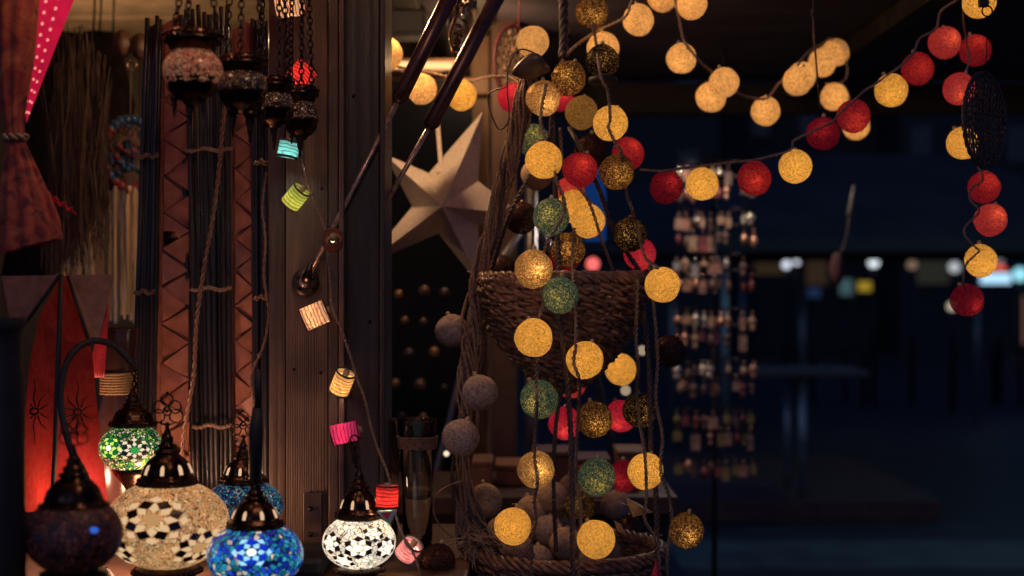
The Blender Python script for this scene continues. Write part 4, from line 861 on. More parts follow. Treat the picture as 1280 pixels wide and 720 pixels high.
for lab, pts in (
 ('wire down the left balls from the pale bronze one to the bottom', [(683, 105, 2.38), (676, 150, 2.34), (688, 190, 2.3), (696, 225, 2.24), (706, 262, 2.24), (686, 300, 2.22), (676, 330, 2.26), (679, 380, 2.26), (674, 400, 2.24), (672, 446, 2.2), (670, 480, 2.2), (671, 500, 2.17), (669, 540, 2.22), (668, 570, 2.24), (672, 600, 2.22), (668, 625, 2.24), (670, 650, 2.25), (664, 680, 2.27), (665, 735, 2.3)]),
 ('wire from the top black ball down to the right yellow one', [(741, 30, 2.58), (744, 46, 2.5), (752, 98, 2.4), (760, 115, 2.4), (763, 150, 2.37), (760, 158, 2.37), (770, 180, 2.36), (776, 190, 2.33), (782, 235, 2.4), (790, 262, 2.4), (797, 285, 2.43), (806, 320, 2.4), (822, 335, 2.3)]),
 ('wire across the yellow ball before the basket bottom', [(718, 285, 2.42), (716, 330, 2.33), (720, 390, 2.24), (720, 430, 2.2), (717, 452, 2.2), (724, 478, 2.2), (722, 530, 2.33), (720, 590, 2.3), (726, 640, 2.26), (722, 735, 2.26)]),
 ('silvery wire past the crescent ball to the lower black one', [(797, 350, 2.36), (795, 420, 2.36), (798, 460, 2.36), (796, 495, 2.42), (800, 530, 2.42), (806, 565, 2.33), (808, 620, 2.33), (806, 650, 2.33), (822, 680, 2.33), (824, 735, 2.33)]),
 ('wire right of the basket falling to the brown bronze ball', [(812, 330, 2.4), (818, 390, 2.38), (822, 450, 2.38), (820, 500, 2.38), (828, 545, 2.36), (826, 590, 2.34), (836, 620, 2.36), (840, 655, 2.38), (834, 690, 2.38), (834, 735, 2.38)]),
 ('wire along the dark bronze balls behind the front cords', [(700, 160, 2.5), (706, 210, 2.5), (735, 250, 2.46), (752, 300, 2.46), (770, 350, 2.5), (780, 400, 2.58)]),
 ('thin wire joining the roof balls behind the struts', [(480, 78, 2.68), (500, 84, 2.7), (540, 92, 2.75), (585, 100, 2.75), (610, 96, 2.7), (640, 97, 2.68), (655, 110, 2.6)]),
): cordpx('light_wire', lab, pts, .0016, CORD, .019, cat='wire', amp=.0021, group='wires of the cotton ball lights')
for lab, pts, r in (
 ('thick black braid hanging from the top edge', [(703, -30, 2.55), (705, 40, 2.52), (704, 72, 2.5)], .0075),
 ('dark braid from the cluster down to the upper basket, left', [(690, 140, 2.55), (684, 180, 2.52), (640, 262, 2.5), (612, 345, 2.5)], .004),
 ('dark braid crossing the red balls', [(712, 160, 2.5), (728, 190, 2.42), (750, 240, 2.44), (768, 290, 2.47), (800, 340, 2.5)], .004),
 ('dark braid running the full height before the baskets', [(690, 150, 2.46), (694, 230, 2.44), (698, 320, 2.36), (700, 400, 2.29), (708, 470, 2.28), (714, 560, 2.27), (716, 735, 2.25)], .0042),
 ('dark braid right of the upper basket down to the lower one', [(798, 345, 2.42), (806, 400, 2.42), (812, 480, 2.4), (814, 560, 2.38), (820, 620, 2.38), (822, 700, 2.38)], .0042),
 ('short dark braid behind the crimson ball', [(704, 478, 2.42), (695, 530, 2.42), (692, 600, 2.44), (695, 690, 2.44)], .0035),
): cordpx('rope_braid', lab, pts, r*.62, CORDDARK, r*7, 3, 'braid', 'dark braids carrying the baskets', .005, r*.62)
# the hank of spare wires tied at the top
HANK = m_plain('brown hank wire', (.26, .135, .08), .3, 0, .4, 200, .2)
hk = thing('wire_hank', 'thick hank of twisted wires falling to frayed ends', 'wire hank', P(600, 680, 2.42))
core = [(668, 70, 2.5), (655, 120, 2.48), (640, 190, 2.46), (622, 262, 2.46), (600, 340, 2.45), (592, 400, 2.44), (588, 460, 2.43), (584, 520, 2.42), (578, 600, 2.42)]
for i in range(24):
    w = [13, 13, 14, 15, 14, 16, 17, 16, 15]; pts = []; ph = 2*PI*i/24*5; rr0 = .35+.65*((i*7) % 24)/24
    for k in range(33):
        u = k/4; a = min(7, int(u)); f = u-a; x, y, dd = [core[a][q]*(1-f)+core[a+1][q]*f for q in range(3)]; ww = w[a]*(1-f)+w[a+1]*f
        th = ph+u*(1.5+.35*(i % 3)); rr = rr0*(.8+.25*math.sin(u*2.1+i))
        pts.append((x+ww*rr*math.cos(th)+rnd(-1.2, 1.2), y, dd+.016*rr*math.sin(th)))
    e = rnd(-1, 1); lx, ly, ld = pts[-1]
    pts += [(lx+8+10*e, 645+rnd(-8, 8), 2.41), (596+26*e+rnd(-6, 6), 672+rnd(-10, 18), 2.4), (610+30*e+rnd(-10, 10), 690+rnd(-18, 16), 2.38)]
    g = MB(); twisted(g, spline([P(*p) for p in pts], .006), .0016, rnd(.014, .024), 2, 5); g.build('twisted_wire', (HANK, CORD, HANK, CORDDARK)[i % 4], hk)
g = MB(); g.tube(spline([P(*p) for p in ((580, 600, 2.4), (552, 612, 2.38), (541, 632, 2.37), (548, 655, 2.37), (566, 672, 2.38))], .006), .0016, 6); g.build('loose_loop', CORD, hk)
g = MB()
for i in range(46):
    a = P(590+rnd(-16, 16), 672+rnd(-10, 6), 2.4); b = P(592+rnd(-48, 44), 680+rnd(-12, 34), 2.38+rnd(-.03, .03)); m = (a+b)/2+Vector((rnd(-.01, .01), 0, rnd(0, .014))); g.tube(spline([a, m, b], .006), rnd(.0005, .0009), 4)
g.build('frayed_ends', CORDPALE, hk)
# dark ribbon bow and plastic clip at the top of the hank
g = MB(); rb = [(P(634, 92, 2.42), P(664, 62, 2.4)), (P(646, 96, 2.41), P(676, 68, 2.39)), (P(660, 100, 2.42), P(684, 80, 2.4)), (P(672, 96, 2.44), P(690, 88, 2.42))]
vs = []
for k, (a, b) in enumerate(rb): vs += [a, b]
g.add(vs, [(2*k, 2*k+1, 2*k+3, 2*k+2) for k in range(3)]); o = tag(g.build('ribbon_bow', m_plain('brown ribbon', (.10, .06, .05), .35, 0, .3, 60, .2)), 'dark brown ribbon tied over the top of the hank', 'ribbon')
s = o.modifiers.new('s', 'SUBSURF'); s.levels = 2; s.render_levels = 2; s = o.modifiers.new('th', 'SOLIDIFY'); s.thickness = .0015
g = MB(); g.tube(spline([P(668, 66, 2.41), P(650, 62, 2.4), (P(637, 80, 2.4)), P(634, 110, 2.4), P(636, 150, 2.4), P(622, 160, 2.42), P(610, 120, 2.44), P(634, 108, 2.42)], .006), .0014, 6); tag(g.build('wire_loop', CORDDARK), 'dark wire loop around the tied ribbon', 'wire')
# black cup under the top black ball
g = MB(); g.lathe([(S(4, 2.46), -S(6, 2.46)), (S(16, 2.46), -S(4, 2.46)), (S(19, 2.46), 0), (S(18, 2.46), S(4, 2.46)), (S(12, 2.46), S(6, 2.46)), (.0005, S(6, 2.46))], P(754, 101, 2.46), 28); tag(g.build('black_cup', BLACK), 'flat black cup right under the top black ball', 'cup')

# ---------------------------------------------------------------- baskets
def basket(label, cx, d, rows, squash, rimr, seed, lean=0.0, name='wicker_basket'):
    rows = [r for a, b in zip(rows, rows[1:]) for r in (a, ((a[0]+b[0])/2, (a[1]+b[1])/2))]+[rows[-1]]
    """rows: (z height, radius) from rim down; weavers go in and out of upright stakes"""
    random.seed(seed); c0 = P(cx, 360, d); c0.z = 0
    t = thing(name, label, 'basket', (c0.x, d, rows[-1][0])); ns = 26
    for k, part in ((0, 'weave'),):
        g = MB()
        for j, (z, r) in enumerate(rows[1:]):
            pts = []; n = 132; ph = PI*(j % 2)
            for i in range(n):
                a = 2*PI*i/n; rr = r+.0030*math.sin(ns/2*a+ph)+rnd(-.0012, .0012); pts.append(Vector((c0.x+rr*math.cos(a), d+squash*rr*math.sin(a), z+.0022*math.sin(3*a+j*1.7)+.0014*math.sin(7*a+j*2.9)+rnd(-.0008, .0008)+lean*rr*math.cos(a))))
            twisted(g, pts+pts[:1], rimr*rnd(.42, .62), rnd(.03, .06), 2, 6, rimr*.5)
        g.build('weave', WICKER, t)
    g = MB()
    for i in range(ns):
        a = 2*PI*i/ns; g.tube(spline([Vector((c0.x+(r)*math.cos(a), d+squash*r*math.sin(a), z+lean*r*math.cos(a))) for z, r in rows], .02), rimr*.5, 6)
    g.build('stakes', WICKER, t)
    g = MB(); z, r = rows[0]
    for k in range(2):
        pts = [Vector((c0.x+(r+.002*k)*math.cos(2*PI*i/120), d+squash*(r+.002*k)*math.sin(2*PI*i/120), z-.006*k+rnd(-.001, .001)+lean*r*math.cos(2*PI*i/120))) for i in range(121)]; twisted(g, pts, rimr*.62, .05, 3, 6, rimr*.75)
    rm = g.build('rim', WICKER, t)
    for i in range(34):
        g = MB(); a = rnd(0, 6.28); p = Vector((c0.x+r*math.cos(a), d+squash*r*math.sin(a), z+lean*r*math.cos(a))); g.tube([p, p+Vector((rnd(-.03, .03), rnd(-.01, .01), rnd(-.008, .012)))], .0012, 4); g.build('loose_twig', WICKER, rm)
    return t
dz = 2.47
prof = [(346, 102), (358, 104), (368, 103.5), (378, 101), (388, 98), (398, 94), (408, 89), (418, 83), (428, 76), (438, 68), (448, 59), (457, 50), (466, 41), (474, 32), (481, 22), (486, 12)]
basket('upper wicker bowl basket hanging behind the ball lights', 703, dz, [(P(0, y, dz).z, S(r, dz)) for y, r in prof], 1.0, .0075, 3)
dz = 2.47
prof = [(684, 120), (698, 121), (710, 119), (722, 115), (734, 110), (746, 104), (758, 96), (770, 84)]
basket('lower wicker basket filled with unlit balls', 708, dz, [(P(0, y, dz).z, S(r, dz)) for y, r in prof], 1.0, .0075, 4)
random.seed(11)
# leaf wrapping in the lower basket
LEAF = m_plain('dry golden leaf', (.42, .24, .09), .45, 0, .4, 40, .5)
for lab, pts in (('folded dry leaf wrapper on top of the lower basket', [(782, 622, 2.42), (792, 646, 2.38), (816, 640, 2.42), (796, 628, 2.44)]), ('small pale triangular scrap in the lower basket', [(767, 650, 2.36), (772, 664, 2.36), (784, 671, 2.36), (776, 655, 2.37)])):
    g = MB(); q = [P(*p) for p in pts]; m = sum(q, Vector())/4-Vector((0, .006, -.004)); g.add(q+[m], [(0, 1, 4), (1, 2, 4), (2, 3, 4), (3, 0, 4)], False); o = tag(g.build('dry_leaf', LEAF), lab, 'leaf'); s = o.modifiers.new('th', 'SOLIDIFY'); s.thickness = .001
g = MB(); g.tube(spline([P(742, 625, 2.42), P(775, 628, 2.4), P(800, 640, 2.39)], .01), .0009, 5); g.tube([P(640, 630, 2.35), P(720, 622, 2.4)], .0007, 4); tag(g.build('dry_straw', LEAF), 'thin pale straws lying over the lower basket', 'straw')
g = MB()
for i in range(14): 
    a = P(722+rnd(-6, 8), 582+rnd(-4, 4), 2.5); g.tube([a, a+Vector((rnd(-.016, .016), -.01, rnd(-.012, .012)))], [.002, .0006], 5)
tag(g.build('red_blossom', m_plain('red petal', (.6, .05, .06), .4, 0, .3, 60, .2)), 'small red paper blossom left of the deep green ball', 'blossom')
g = MB(); g.lathe([(.012, 0), (.010, .012), (.006, .03), (.0015, .045), (.0004, .05)], P(820, 738, 2.3), 14); tag(g.build('red_cone', m_plain('red felt', (.5, .02, .05), .8, 0, .4, 90, .5)), 'tip of a crimson felt cone at the bottom edge', 'felt cone')

# ---------------------------------------------------------------- hoops: dreamcatcher, wicker disc, rod, clip
d = 2.95; dc = thing('dreamcatcher', 'brown dreamcatcher hoop left of the black braid', 'dreamcatcher', P(643, 84, d)); M = Matrix.Rotation(.75, 3, 'Z')
cc = P(643, 78, d); g = MB(); g.tube(ring_pts(cc, S(34, d), M, 44, S(46, d)), .005, 8, closed=True); g.build('hoop', m_plain('wrapped hoop', (.16, .05, .06), .5, 0, .3, 80, .3), dc)
g = MB(); n = 16
for r0, r1 in ((1, .78), (.78, .56), (.56, .36), (.36, .18)):
    for i in range(n):
        for s_ in (-1, 1):
            a, b = 2*PI*i/n+(r0 < .9)*.2, 2*PI*(i+.5*s_)/n+(r0 < .9)*.2
            g.tube([cc+M @ Vector((S(34, d)*r0*math.cos(a), 0, S(46, d)*r0*math.sin(a))), cc+M @ Vector((S(34, d)*r1*math.cos(b), 0, S(46, d)*r1*math.sin(b)))], .0016, 5)
for i in range(22):
    a = rnd(0, 6.28); r = rnd(.3, .9); g.ball(cc+M @ Vector((S(34, d)*r*math.cos(a), -.004, S(46, d)*r*math.sin(a))), .006, n=6, m=5)
g.build('web', m_plain('web thread', (.36, .24, .15), .45, 0, .4, 80, .3), dc)
g = MB(); g.tube([P(648, 33, d), P(651, -30, d)], .003, 6); g.build('hanger', m_plain('pink cord', (.25, .07, .09), .5, 0, .3, 80, .3), dc)
d = 2.36; wd = thing('wicker_disc', 'dark round wicker disc hanging edge on before the right garland', 'wicker disc', P(1231, 210, d)); cc = P(1231, 151, d); M = Matrix.Rotation(.76, 3, 'Z')
R1, R2 = S(54, d), S(60, d)
g = MB()
for k in (1.0, .96): twisted(g, ring_pts(cc, R1*k, M, 70, R2*k)+ring_pts(cc, R1*k, M, 70, R2*k)[:1], .0016, .03, 2)
g.build('hoop', CORDDARK, wd)
g = MB()
for i in range(-7, 8):
    for ax in (0, 1, 2, 3):
        th = ax*PI/4; o_ = i/7.5; h = math.sqrt(max(0, 1-o_*o_)); p = [(o_, -h), (o_+.03, 0), (o_, h)]
        q = [cc+M @ Vector((R1*(u*math.cos(th)-v*math.sin(th)), rnd(-.002, .002)+.008*(1-u*u-v*v), R2*(u*math.sin(th)+v*math.cos(th)))) for u, v in p]; g.tube(spline(q, .02), .0011, 5)
g.build('open_weave', CORDDARK, wd)
g = MB(); g.tube([P(1233, 92, d), P(1234, 22, d)], .0008, 4); g.tube(ring_pts(P(1234, 14, d), S(6.5, d)), .0012, 6, closed=True); g.build('hanging_wire', DARKMETAL, wd)
g = MB(); g.box(tuple(P(1225, 8, 2.42)), tuple(P(1237, -8, 2.42)+Vector((0, .012, 0)))); tag(bevel(g.build('black_clip', BLACK), .002), 'black plastic clip over the top yellow ball', 'clip')
d = 2.7; g = MB(); g.tube([P(1016, -30, d), P(1017, 40, d), P(1025, 136, d)], [.0016, .0022, .0018], 6); g.tube(spline([P(1016, 10, d), P(1016, 20, d)], .01), .004, 6); tag(g.build('thin_rod', m_plain('dark rod', (.16, .08, .07), .4, .5, .3, 60, .1)), 'thin dark rod dangling before the cream balls', 'rod')
d = 4.2; fd = thing('feather_pendant', 'blurred feather pendant hanging in the dark street air', 'pendant', P(1045, 350, d)); g = MB(); g.tube([P(1067, 232, d), P(1062, 270, d)], [.004, .010], 8); g.build('feather', m_plain('grey feather', (.14, .12, .12), .8, 0, .3, 40, .3), fd)
g = MB(); g.tube(spline([P(1062, 268, d), P(1057, 300, d), P(1048, 322, d)], .02), .0025, 6); g.build('thread', CORDDARK, fd)
g = MB(); g.ball(P(1046, 336, d), .022, .02, .05, 14, 10); g.build('tassel', m_plain('maroon tassel', (.07, .025, .03), .8, 0, .4, 40, .4), fd)

# ---------------------------------------------------------------- behind the baskets
PIPE = m_plain('grey pipe', (.22, .20, .22), .35, .8, .2, 30, .1)
tp = thing('tripod_stand', 'grey metal tripod stand behind the hanging balls', 'stand', (P(662, 0, 3.6).x, 3.6, 0)); d = 3.6
g = MB(); g.tube([(P(664, 0, d).x, d, .6), P(664, 215, d)], S(8, d), 12); g.build('pole', PIPE, tp)
for dx in (-60, 60):
    g = MB(); g.tube([P(664, 270, d)+Vector((0, -.03 if dx < 0 else .05, 0)), P(664+dx, 360, d)+Vector((0, -.1 if dx < 0 else .2, 0)), Vector((P(664+dx*4, 0, d).x, d+(-.3 if dx < 0 else .6), 0))], S(5, d), 10); g.build('leg', PIPE, tp)
bn = thing('blue_bottle', 'bright blue lit bottle behind the golden balls', 'bottle', P(744, 300, 3.4)); d = 3.4
g = MB(); g.lathe([(S(r, d), S(z, d)) for r, z in ((1, 0), (13, 0), (14, 4), (14, 58), (12, 70), (6, 80), (6, 92), (1, 92))], P(744, 302, d), 24); g.build('body', m_emit('lit blue glass', (.02, .13, .6), .18), bn)
g = MB(); g.lathe([(S(7, d), 0), (S(7, d), S(8, d)), (.001, S(8, d))], P(744, 211, d), 18); g.build('cap', BLACK, bn)
lamp_light('blue_bottle_light', P(752, 262, 3.15), .0, (1, 1, 1)) if 0 else None
# inner shelf with boxes and dim goods
SH = m_wood('inner shelf', (.10, .045, .035), (.05, .022, .02), .5, 5, 0)
sf = thing('inner_shelf', 'brown shelf inside the stall behind the wire hank', 'shelf', (P(640, 0, 3.2).x, 3.2, 0)); g = MB(); g.box((P(470, 0, 3.2).x, 3.0, 1.02), (P(835, 0, 3.2).x, 3.42, 1.06)); bevel(g.build('board', SH, sf), .004)
g = MB(); g.box((P(480, 0, 3.2).x, 3.05, 0), (P(825, 0, 3.2).x, 3.38, 1.019)); g.build('cabinet', DKWALL, sf)
for i, (x, w, y0, h, c) in enumerate(((596, 36, 3.1, .05, (.22, .09, .05)), (640, 40, 3.16, .035, (.30, .12, .06)), (690, 44, 3.2, .06, (.16, .07, .05)), (742, 40, 3.15, .05, (.12, .05, .05)), (790, 34, 3.12, .07, (.2, .1, .05)))):
    x0 = P(x-w/2, 0, y0).x; x1 = P(x+w/2, 0, y0).x; t = thing('goods_box', ['low brown box left on the inner shelf', 'flat orange brown box on the inner shelf', 'broad brown box in the middle of the inner shelf', 'dark red box on the inner shelf', 'tan box at the right end of the inner shelf'][i], 'box', ((x0+x1)/2, y0, 1.06))
    mt = m_plain('card '+str(i), c, .6, 0, .3, 20, .2); g = MB(); g.box((x0, y0, 1.061), (x1, y0+.14, 1.06+h)); bevel(g.build('tray', mt, t), .003); g = MB(); g.box((x0-.003, y0-.003, 1.0605+h), (x1+.003, y0+.143, 1.072+h)); bevel(g.build('lid', mt, t), .003)
for i, (x, y, lab) in enumerate(((558, 567, 'tiny warm tea light behind the tall glass'), (540, 676, 'tiny white tea light nearer the counter'), (561, 668, 'tiny white tea light right of its twin'), (782, 488, 'small pale glass knob behind the crescent ball'), (803, 438, 'small pale glass knob right of the basket'))):
    d = 3.05 if i in (0, 3, 4) else 2.7; g = MB(); g.ball(P(x, y, d), .006 if i < 3 else .011, n=12, m=8); o = tag(g.build('tea_light', m_emit('tea light '+str(i), (1, .75, .5), 1.2 if i < 3 else .35)), lab, 'light')
g = MB(); g.ball(P(741, 330, 6.0), .028, n=12, m=8); tag(g.build('red_lamp', m_emit('red lamp', (1, .16, .15), 1.2)), 'round red lamp glowing above the basket rim', 'lamp')

# ---------------------------------------------------------------- revolving rack of charms
d = 4.4; rk = thing('charm_rack', 'tall dark revolving rack hung with rows of charms', 'rack', (P(893, 0, d).x, d, 0)); cx = P(893, 0, d).x
g = MB(); g.tube([(cx, d, .03), (cx, d, P(0, 190, d).z)], .008, 12); g.build('pole', DARKMETAL, rk)
g = MB(); g.lathe([(.0001, 0), (.2, 0), (.2, .012), (.03, .03), (.02, .05)], (cx, d, 0), 30); g.build('base', DARKMETAL, rk)
CH = [m_plain('charm silver', (.8, .66, .55), .2, .8, .4, 60, .3), m_plain('charm copper', (.6, .3, .2), .3, .7, .4, 60, .3), m_plain('charm tan', (.36, .22, .15), .5, .1, .4, 60, .3), m_plain('charm dark red', (.2, .05, .06), .4, .2, .4, 60, .3), m_plain('charm brown', (.12, .07, .06), .5, .2, .4, 60, .3), m_plain('charm olive', (.2, .15, .06), .5, .2, .4, 60, .3)]
NC = 0
for j, y in enumerate((203, 222, 262, 282, 318, 338, 386, 406, 448, 468, 510, 530, 572)):
    z = P(0, y, d).z
    for sx in (-1, 1):
        g = MB(); g.tube([(cx, d-.03, z), (cx+sx*S(50, d), d-.05, z)], .004, 6); g.build('arm', DARKMETAL, rk)
    for i in range(10):
        if (i == 7 and j < 9) or rnd(0, 1) < .1: continue
        x = 848+i*10.2+rnd(-2.5, 2.5); L = rnd(14, 26) if j % 2 == 0 else rnd(16, 30); w = rnd(3, 6); c = P(x, y+3, d-.06+rnd(-.02, .01)); kd = random.choice(([0, 0, 1, 2, 2, 4] if j % 2 == 0 else [3, 4, 4, 2, 1]) if j < 10 else [3, 4, 5, 5, 1])
        g = MB(); sh = random.randrange(3); W = S(w, d); Lz = S(L, d)
        g.tube([c, c-Vector((0, 0, Lz*.35))], .0018, 5)
        if sh == 0: g.lathe([(.001, 0), (W*.8, -Lz*.12), (W, -Lz*.35), (W*.6, -Lz*.6), (.001, -Lz*.66)], c-Vector((0, 0, Lz*.34)), 12)
        elif sh == 1: g.ball(c-Vector((0, 0, Lz*.5)), W, W*.5, W*1.1, 10, 8); g.ball(c-Vector((0, 0, Lz*.82)), W*.7, W*.4, W*.9, 10, 8)
        else: g.prism([c+Vector((-W, 0, -Lz*.35)), c+Vector((W, 0, -Lz*.35)), c+Vector((W, 0, -Lz)), c+Vector((-W, 0, -Lz))], (0, .004, 0))
        tag(g.build('hanging_charm', CH[kd]), 'small charm hanging in a row on the dark revolving rack', 'charm', 'charms on the revolving rack'); NC += 1
rl = thing('rack_fill_lamp', 'added black downlight over the charm rack hidden behind the cream balls', 'lamp', P(905, 102, 4.0)); c = P(905, 102, 4.0)  # added to brighten the charms, kept out of sight behind a ball
g = MB(); g.lathe([(.0002, .041), (.02, .04), (.030, -.012), (.028, -.012), (.017, .036), (.0002, .037)], c, 20); g.tube([c+Vector((0, 0, .04)), (c.x, c.y, 2.17)], .006, 8); g.build('shade', BLACK, rl)
g = MB(); g.ball(c+Vector((0, 0, .016)), .012, n=12, m=8); g.build('bulb', m_emit('rack fill bulb', (1, .75, .5), 2.0), rl); lamp_light('bulb_light', c+Vector((0, 0, .004)), 18, (1, .84, .70), .006, rl)
# ---------------------------------------------------------------- street: table, tarps, far stalls and lamps
d = 9.4; tb = thing('standing_table', 'thin legged high table in the dark street', 'table', (P(995, 0, d).x, d, .14))
g = MB(); g.box((P(930, 0, d).x, d-.3, .93), (P(1072, 0, d).x, d+.3, .97)); bevel(g.build('tabletop', m_plain('table top', (.08, .06, .06), .5, 0, .2, 10, .1), tb), .006)
TL = m_plain('pale steel', (.30, .36, .34), .35, .7, .2, 10, .1)
for x, dy in ((1003, -.2), (984, .2)):
    g = MB(); g.tube([(P(x, 0, d+dy).x, d+dy, .14), (P(x, 0, d+dy).x, d+dy, .929)], .027 if dy < 0 else .02, 12); g.build('leg', TL, tb)
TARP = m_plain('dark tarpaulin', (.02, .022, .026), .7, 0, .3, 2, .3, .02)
def tent(label, x0, x1, y0, y1, d, depth):
    a, b = P(x0, y0, d), P(x1, y1, d); t = thing('market_tent', label, 'tent', ((a.x+b.x)/2, d, 0)); m = (a+b)/2
    g = MB(); ze, zt = b.z, a.z; x0, x1 = a.x, b.x; cx_ = (x0+x1)/2
    g.add([(x0, d, ze), (x1, d, ze), (x1, d+depth, ze), (x0, d+depth, ze), (cx_-.3*(x1-x0), d+depth*.5, zt), (cx_+.3*(x1-x0), d+depth*.5, zt), (x0, d, ze-.1), (x1, d, ze-.1), (x1, d+depth, ze-.1), (x0, d+depth, ze-.1)],
          [(0, 1, 5, 4), (1, 2, 5), (2, 3, 4, 5), (3, 0, 4), (6, 7, 1, 0), (7, 8, 2, 1), (8, 9, 3, 2), (9, 6, 0, 3)], False); o = g.build('roof_cloth', TARP, t); s = o.modifiers.new('th', 'SOLIDIFY'); s.thickness = .01
    for x in (x0+.05, x1-.05):
        for y in (d+.05, d+depth-.05):
            g = MB(); g.tube([(x, y, 0), (x, y, ze)], .03, 8); g.build('leg', TL, t)
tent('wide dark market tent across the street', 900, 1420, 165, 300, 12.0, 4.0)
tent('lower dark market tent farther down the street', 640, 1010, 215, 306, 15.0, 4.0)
def facade(label, x0, x1, ytop, d, col, wins):
    a, b = P(x0, ytop, d), P(x1, ytop, d); t = thing('street_building', label, 'building', ((a.x+b.x)/2, d, 0))
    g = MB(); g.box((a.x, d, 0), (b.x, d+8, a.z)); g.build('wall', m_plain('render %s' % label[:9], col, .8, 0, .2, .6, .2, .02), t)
    g = MB(); g.box((a.x-.3, d-.3, a.z), (b.x+.3, d+8.3, a.z+.5)); g.build('roof', m_plain('roof %s' % label[:9], (.03, .03, .04), .8, 0, .3, 1, .2), t)
    for (wx, wy, ww, wh, lit) in wins:
        c = P(wx, wy, d); f = MB(); hw, hh = S(ww/2, d), S(wh/2, d); f.box((c.x-hw-.08, d-.06, c.z-hh-.08), (c.x+hw+.08, d-.005, c.z+hh+.08)); fo = f.build('window', DKWALL, t)
        g = MB(); g.box((c.x-hw, d-.075, c.z-hh), (c.x+hw, d-.062, c.z+hh)); g.build('pane', m_emit('lit pane', lit[0], lit[1]) if lit else m_plain('dark pane', (.02, .025, .04), .1, 0, .1, 3, 0), fo)
WARM = (1, .6, .3)
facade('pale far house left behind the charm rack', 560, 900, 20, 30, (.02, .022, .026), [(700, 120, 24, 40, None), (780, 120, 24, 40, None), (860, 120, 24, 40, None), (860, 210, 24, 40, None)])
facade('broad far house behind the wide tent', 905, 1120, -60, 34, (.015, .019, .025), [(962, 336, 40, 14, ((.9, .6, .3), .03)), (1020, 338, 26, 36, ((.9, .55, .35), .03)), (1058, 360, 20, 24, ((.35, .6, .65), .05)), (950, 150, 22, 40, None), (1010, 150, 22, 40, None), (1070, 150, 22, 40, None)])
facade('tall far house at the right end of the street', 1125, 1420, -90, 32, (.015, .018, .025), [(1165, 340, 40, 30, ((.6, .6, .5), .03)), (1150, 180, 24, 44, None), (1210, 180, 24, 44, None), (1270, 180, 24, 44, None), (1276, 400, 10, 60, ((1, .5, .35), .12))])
def far_lamp(label, x, y, d, r, col, st, pole=True):
    t = thing('street_lamp', label, 'lamp', (P(x, 0, d).x, d, 0), 'lamps of the far stalls')
    g = MB(); g.ball(P(x, y, d), r, n=16, m=10); g.build('globe', m_emit('lamp glass', col, st), t)
    z = P(0, y, d).z; g = MB(); g.tube([(P(x, 0, d).x, d, 0), (P(x, 0, d).x, d, z-r*.9)], .03, 8); g.build('post', DARKMETAL, t)
for a in (('white far lamp left of its close twin', 983, 331, 18, .05, (.8, .85, 1), 1.3), ('white far lamp right of its close twin', 996, 326, 18, .05, (.85, .9, 1), 1.3), ('bright white far lamp beside the feather pendant', 1092, 328, 18, .065, (.85, .95, 1), 1.3), ('dim amber far lamp between the two street houses', 1140, 331, 18, .06, (.9, .6, .4), .25), ('grey far lamp left of the last yellow garland ball', 1193, 334, 18, .07, (.7, .75, .8), .7), ('red far lamp above the glowing blue sign', 1250, 338, 18.5, .08, (1, .12, .08), .8), ('cyan far lamp at the right edge', 1275, 343, 18, .09, (.35, .85, 1), 1.0), ('dim grey far lamp behind the last yellow ball', 1249, 325, 19, .06, (.5, .5, .6), .4), ('small cream far lamp beside the last wine ball', 1190, 383, 17, .05, (1, .85, .6), .7)): far_lamp(*a)
def sign(label, x, y, w, h, d, col, st):
    c = P(x, y, d); t = thing('lit_sign', label, 'sign', (c.x, d, 0)); hw, hh = S(w/2, d), S(h/2, d)
    g = MB(); g.box((c.x-hw, d, c.z-hh), (c.x+hw, d+.02, c.z+hh)); bevel(g.build('panel', m_emit('sign light', col, st), t), .005)
    g = MB(); g.box((c.x-hw-.03, d+.021, c.z-hh-.03), (c.x+hw+.03, d+.12, c.z+hh+.03)); g.build('case', DARKMETAL, t); g = MB(); g.tube([(c.x, d+.08, 0), (c.x, d+.08, c.z-hh-.02)], .03, 8); g.build('post', DARKMETAL, t)
sign('glowing pale blue sign far down the street', 1245, 348, 38, 13, 18, (.45, .75, 1), 1.2)
sign('small yellow lit sign far down the street', 1082, 358, 18, 12, 18, (.9, .6, .06), .35)
sign('dim teal lit sign left of the yellow one', 1058, 359, 16, 20, 18.4, (.25, .5, .55), .16)
sign('dim blue lit sign low beside the charm rack', 1018, 366, 16, 12, 18.4, (.08, .18, .5), .12)

# ---------------------------------------------------------------- light of the night, unseen bulbs round the stall, camera
for lab, loc, w, col, nm in (('warm bulb on the stall ceiling behind the large felt cape', (-1.25, 3.75, 2.0), 12, (1, .60, .30), 1),
                     ('unseen warm bulb under the roof boards above the white star', (-.22, 2.62, 2.12), 9, (1, .58, .28), 1), ('added unseen bulb in front of the canopy above the cotton balls', (-.10, 1.55, 2.2), 4.6, (1, .60, .32), 1), ('added unseen bulb over the counter above the chain hung lamps', (-.62, 1.9, 2.13), 1.4, (1, .55, .30), 1)):
    t = thing('unseen_bulb', lab, 'lamp', loc)  # all out of view; the canopy and counter ones are added warm fill
    g = MB(); g.ball(Vector(loc), .028, n=16, m=10); g.build('bulb', m_emit('bulb glass', (1, .65, .32), 2.0), t)
    g = MB(); g.tube([Vector(loc)+Vector((0, 0, .026)), Vector(loc)+Vector((0, 0, .06)), (loc[0], loc[1], 2.299)], [.014, .012, .003], 10); g.build('holder', BLACK, t)
    lamp_light('bulb_light', Vector(loc)+Vector((0, 0, -.035)), w, col, .03, t)
loc = P(205, 676, 2.3); t = thing('counter_fill_bulb', 'added unseen bulb on the counter behind the large cream lamp', 'lamp', (loc.x, loc.y, CT))  # added out of sight to warm the leather and red lantern from below
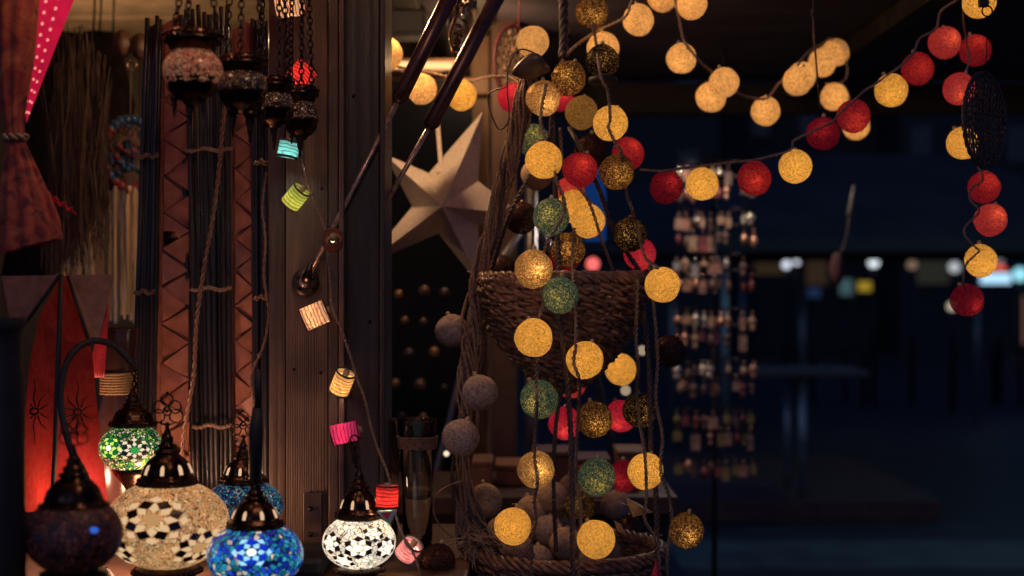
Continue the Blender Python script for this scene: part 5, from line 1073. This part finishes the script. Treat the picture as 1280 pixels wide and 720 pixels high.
g = MB(); g.ball(loc, .024, n=16, m=10); g.build('bulb', m_emit('fill bulb glass', (1, .6, .3), 2.0), t); g = MB(); g.tube([(loc.x, loc.y, CT), loc-Vector((0, 0, .02))], .014, 10); g.build('holder', BLACK, t)
lamp_light('bulb_light', loc+Vector((0, -.03, .03)), 2.2, (1, .50, .26), .02, t)
t = thing('street_floodlight', 'cool street light above the far pavement', 'lamp', (4.2, 9.8, 0)); g = MB(); g.tube([(4.2, 9.8, 0), (4.2, 9.8, 3.6), (4.0, 9.6, 3.7)], .04, 10); g.build('post', DARKMETAL, t)
g = MB(); g.ball((3.95, 9.55, 3.68), .09, n=16, m=10); g.build('globe', m_emit('cool lamp', (.6, 1, .9), 1.0), t); lamp_light('lamp_light', (3.9, 9.5, 3.5), 22, (.55, 1, .85), .08, t)

sc = bpy.context.scene
w = bpy.data.worlds.new("World"); sc.world = w; w.use_nodes = True; nt = w.node_tree; nt.nodes.clear()
EL, AZ = math.radians(28), math.radians(200)
sk = nt.nodes.new('ShaderNodeTexSky'); sk.sky_type = 'NISHITA'; sk.sun_disc = False; sk.sun_elevation = EL; sk.sun_rotation = AZ
mx = nt.nodes.new('ShaderNodeMix'); mx.data_type = 'RGBA'; mx.blend_type = 'MULTIPLY'; mx.inputs[0].default_value = 1; mx.inputs[7].default_value = (.36, .50, 1.1, 1)
bg = nt.nodes.new('ShaderNodeBackground'); bg.inputs[1].default_value = .024; ou = nt.nodes.new('ShaderNodeOutputWorld')
nt.links.new(sk.outputs[0], mx.inputs[6]); nt.links.new(mx.outputs[2], bg.inputs[0]); nt.links.new(bg.outputs[0], ou.inputs[0])
sl = bpy.data.lights.new('moon', 'SUN'); sl.energy = .03; sl.angle = math.radians(.5); sl.color = (.75, .85, 1)
so = bpy.data.objects.new('moon', sl); C.objects.link(so)
dirv = Vector((math.sin(AZ)*math.cos(EL), math.cos(AZ)*math.cos(EL), math.sin(EL))); so.rotation_euler = dirv.to_track_quat('Z', 'Y').to_euler(); so.location = dirv*20
cam = bpy.data.cameras.new('camera'); co = bpy.data.objects.new('camera', cam); C.objects.link(co); co.location = (0, 0, CAMZ); co.rotation_euler = (PI/2, 0, 0)
cam.sensor_width = 36; cam.lens = F*36/1280; cam.clip_start = .05; cam.clip_end = 400
cam.dof.use_dof = True; cam.dof.focus_distance = 2.28; cam.dof.aperture_fstop = 2.6
sc.camera = co
sc.view_settings.view_transform = 'Standard'; sc.view_settings.look = 'None'; sc.view_settings.exposure = 0; sc.view_settings.gamma = 1; sc.view_settings.use_curve_mapping = False
cy = sc.cycles; cy.use_denoising = True; cy.max_bounces = 8; cy.diffuse_bounces = 3; cy.transparent_max_bounces = 12; cy.transmission_bounces = 6; cy.glossy_bounces = 3; cy.sample_clamp_indirect = 2.0; cy.caustics_refractive = False; cy.caustics_reflective = False; cy.use_light_tree = True
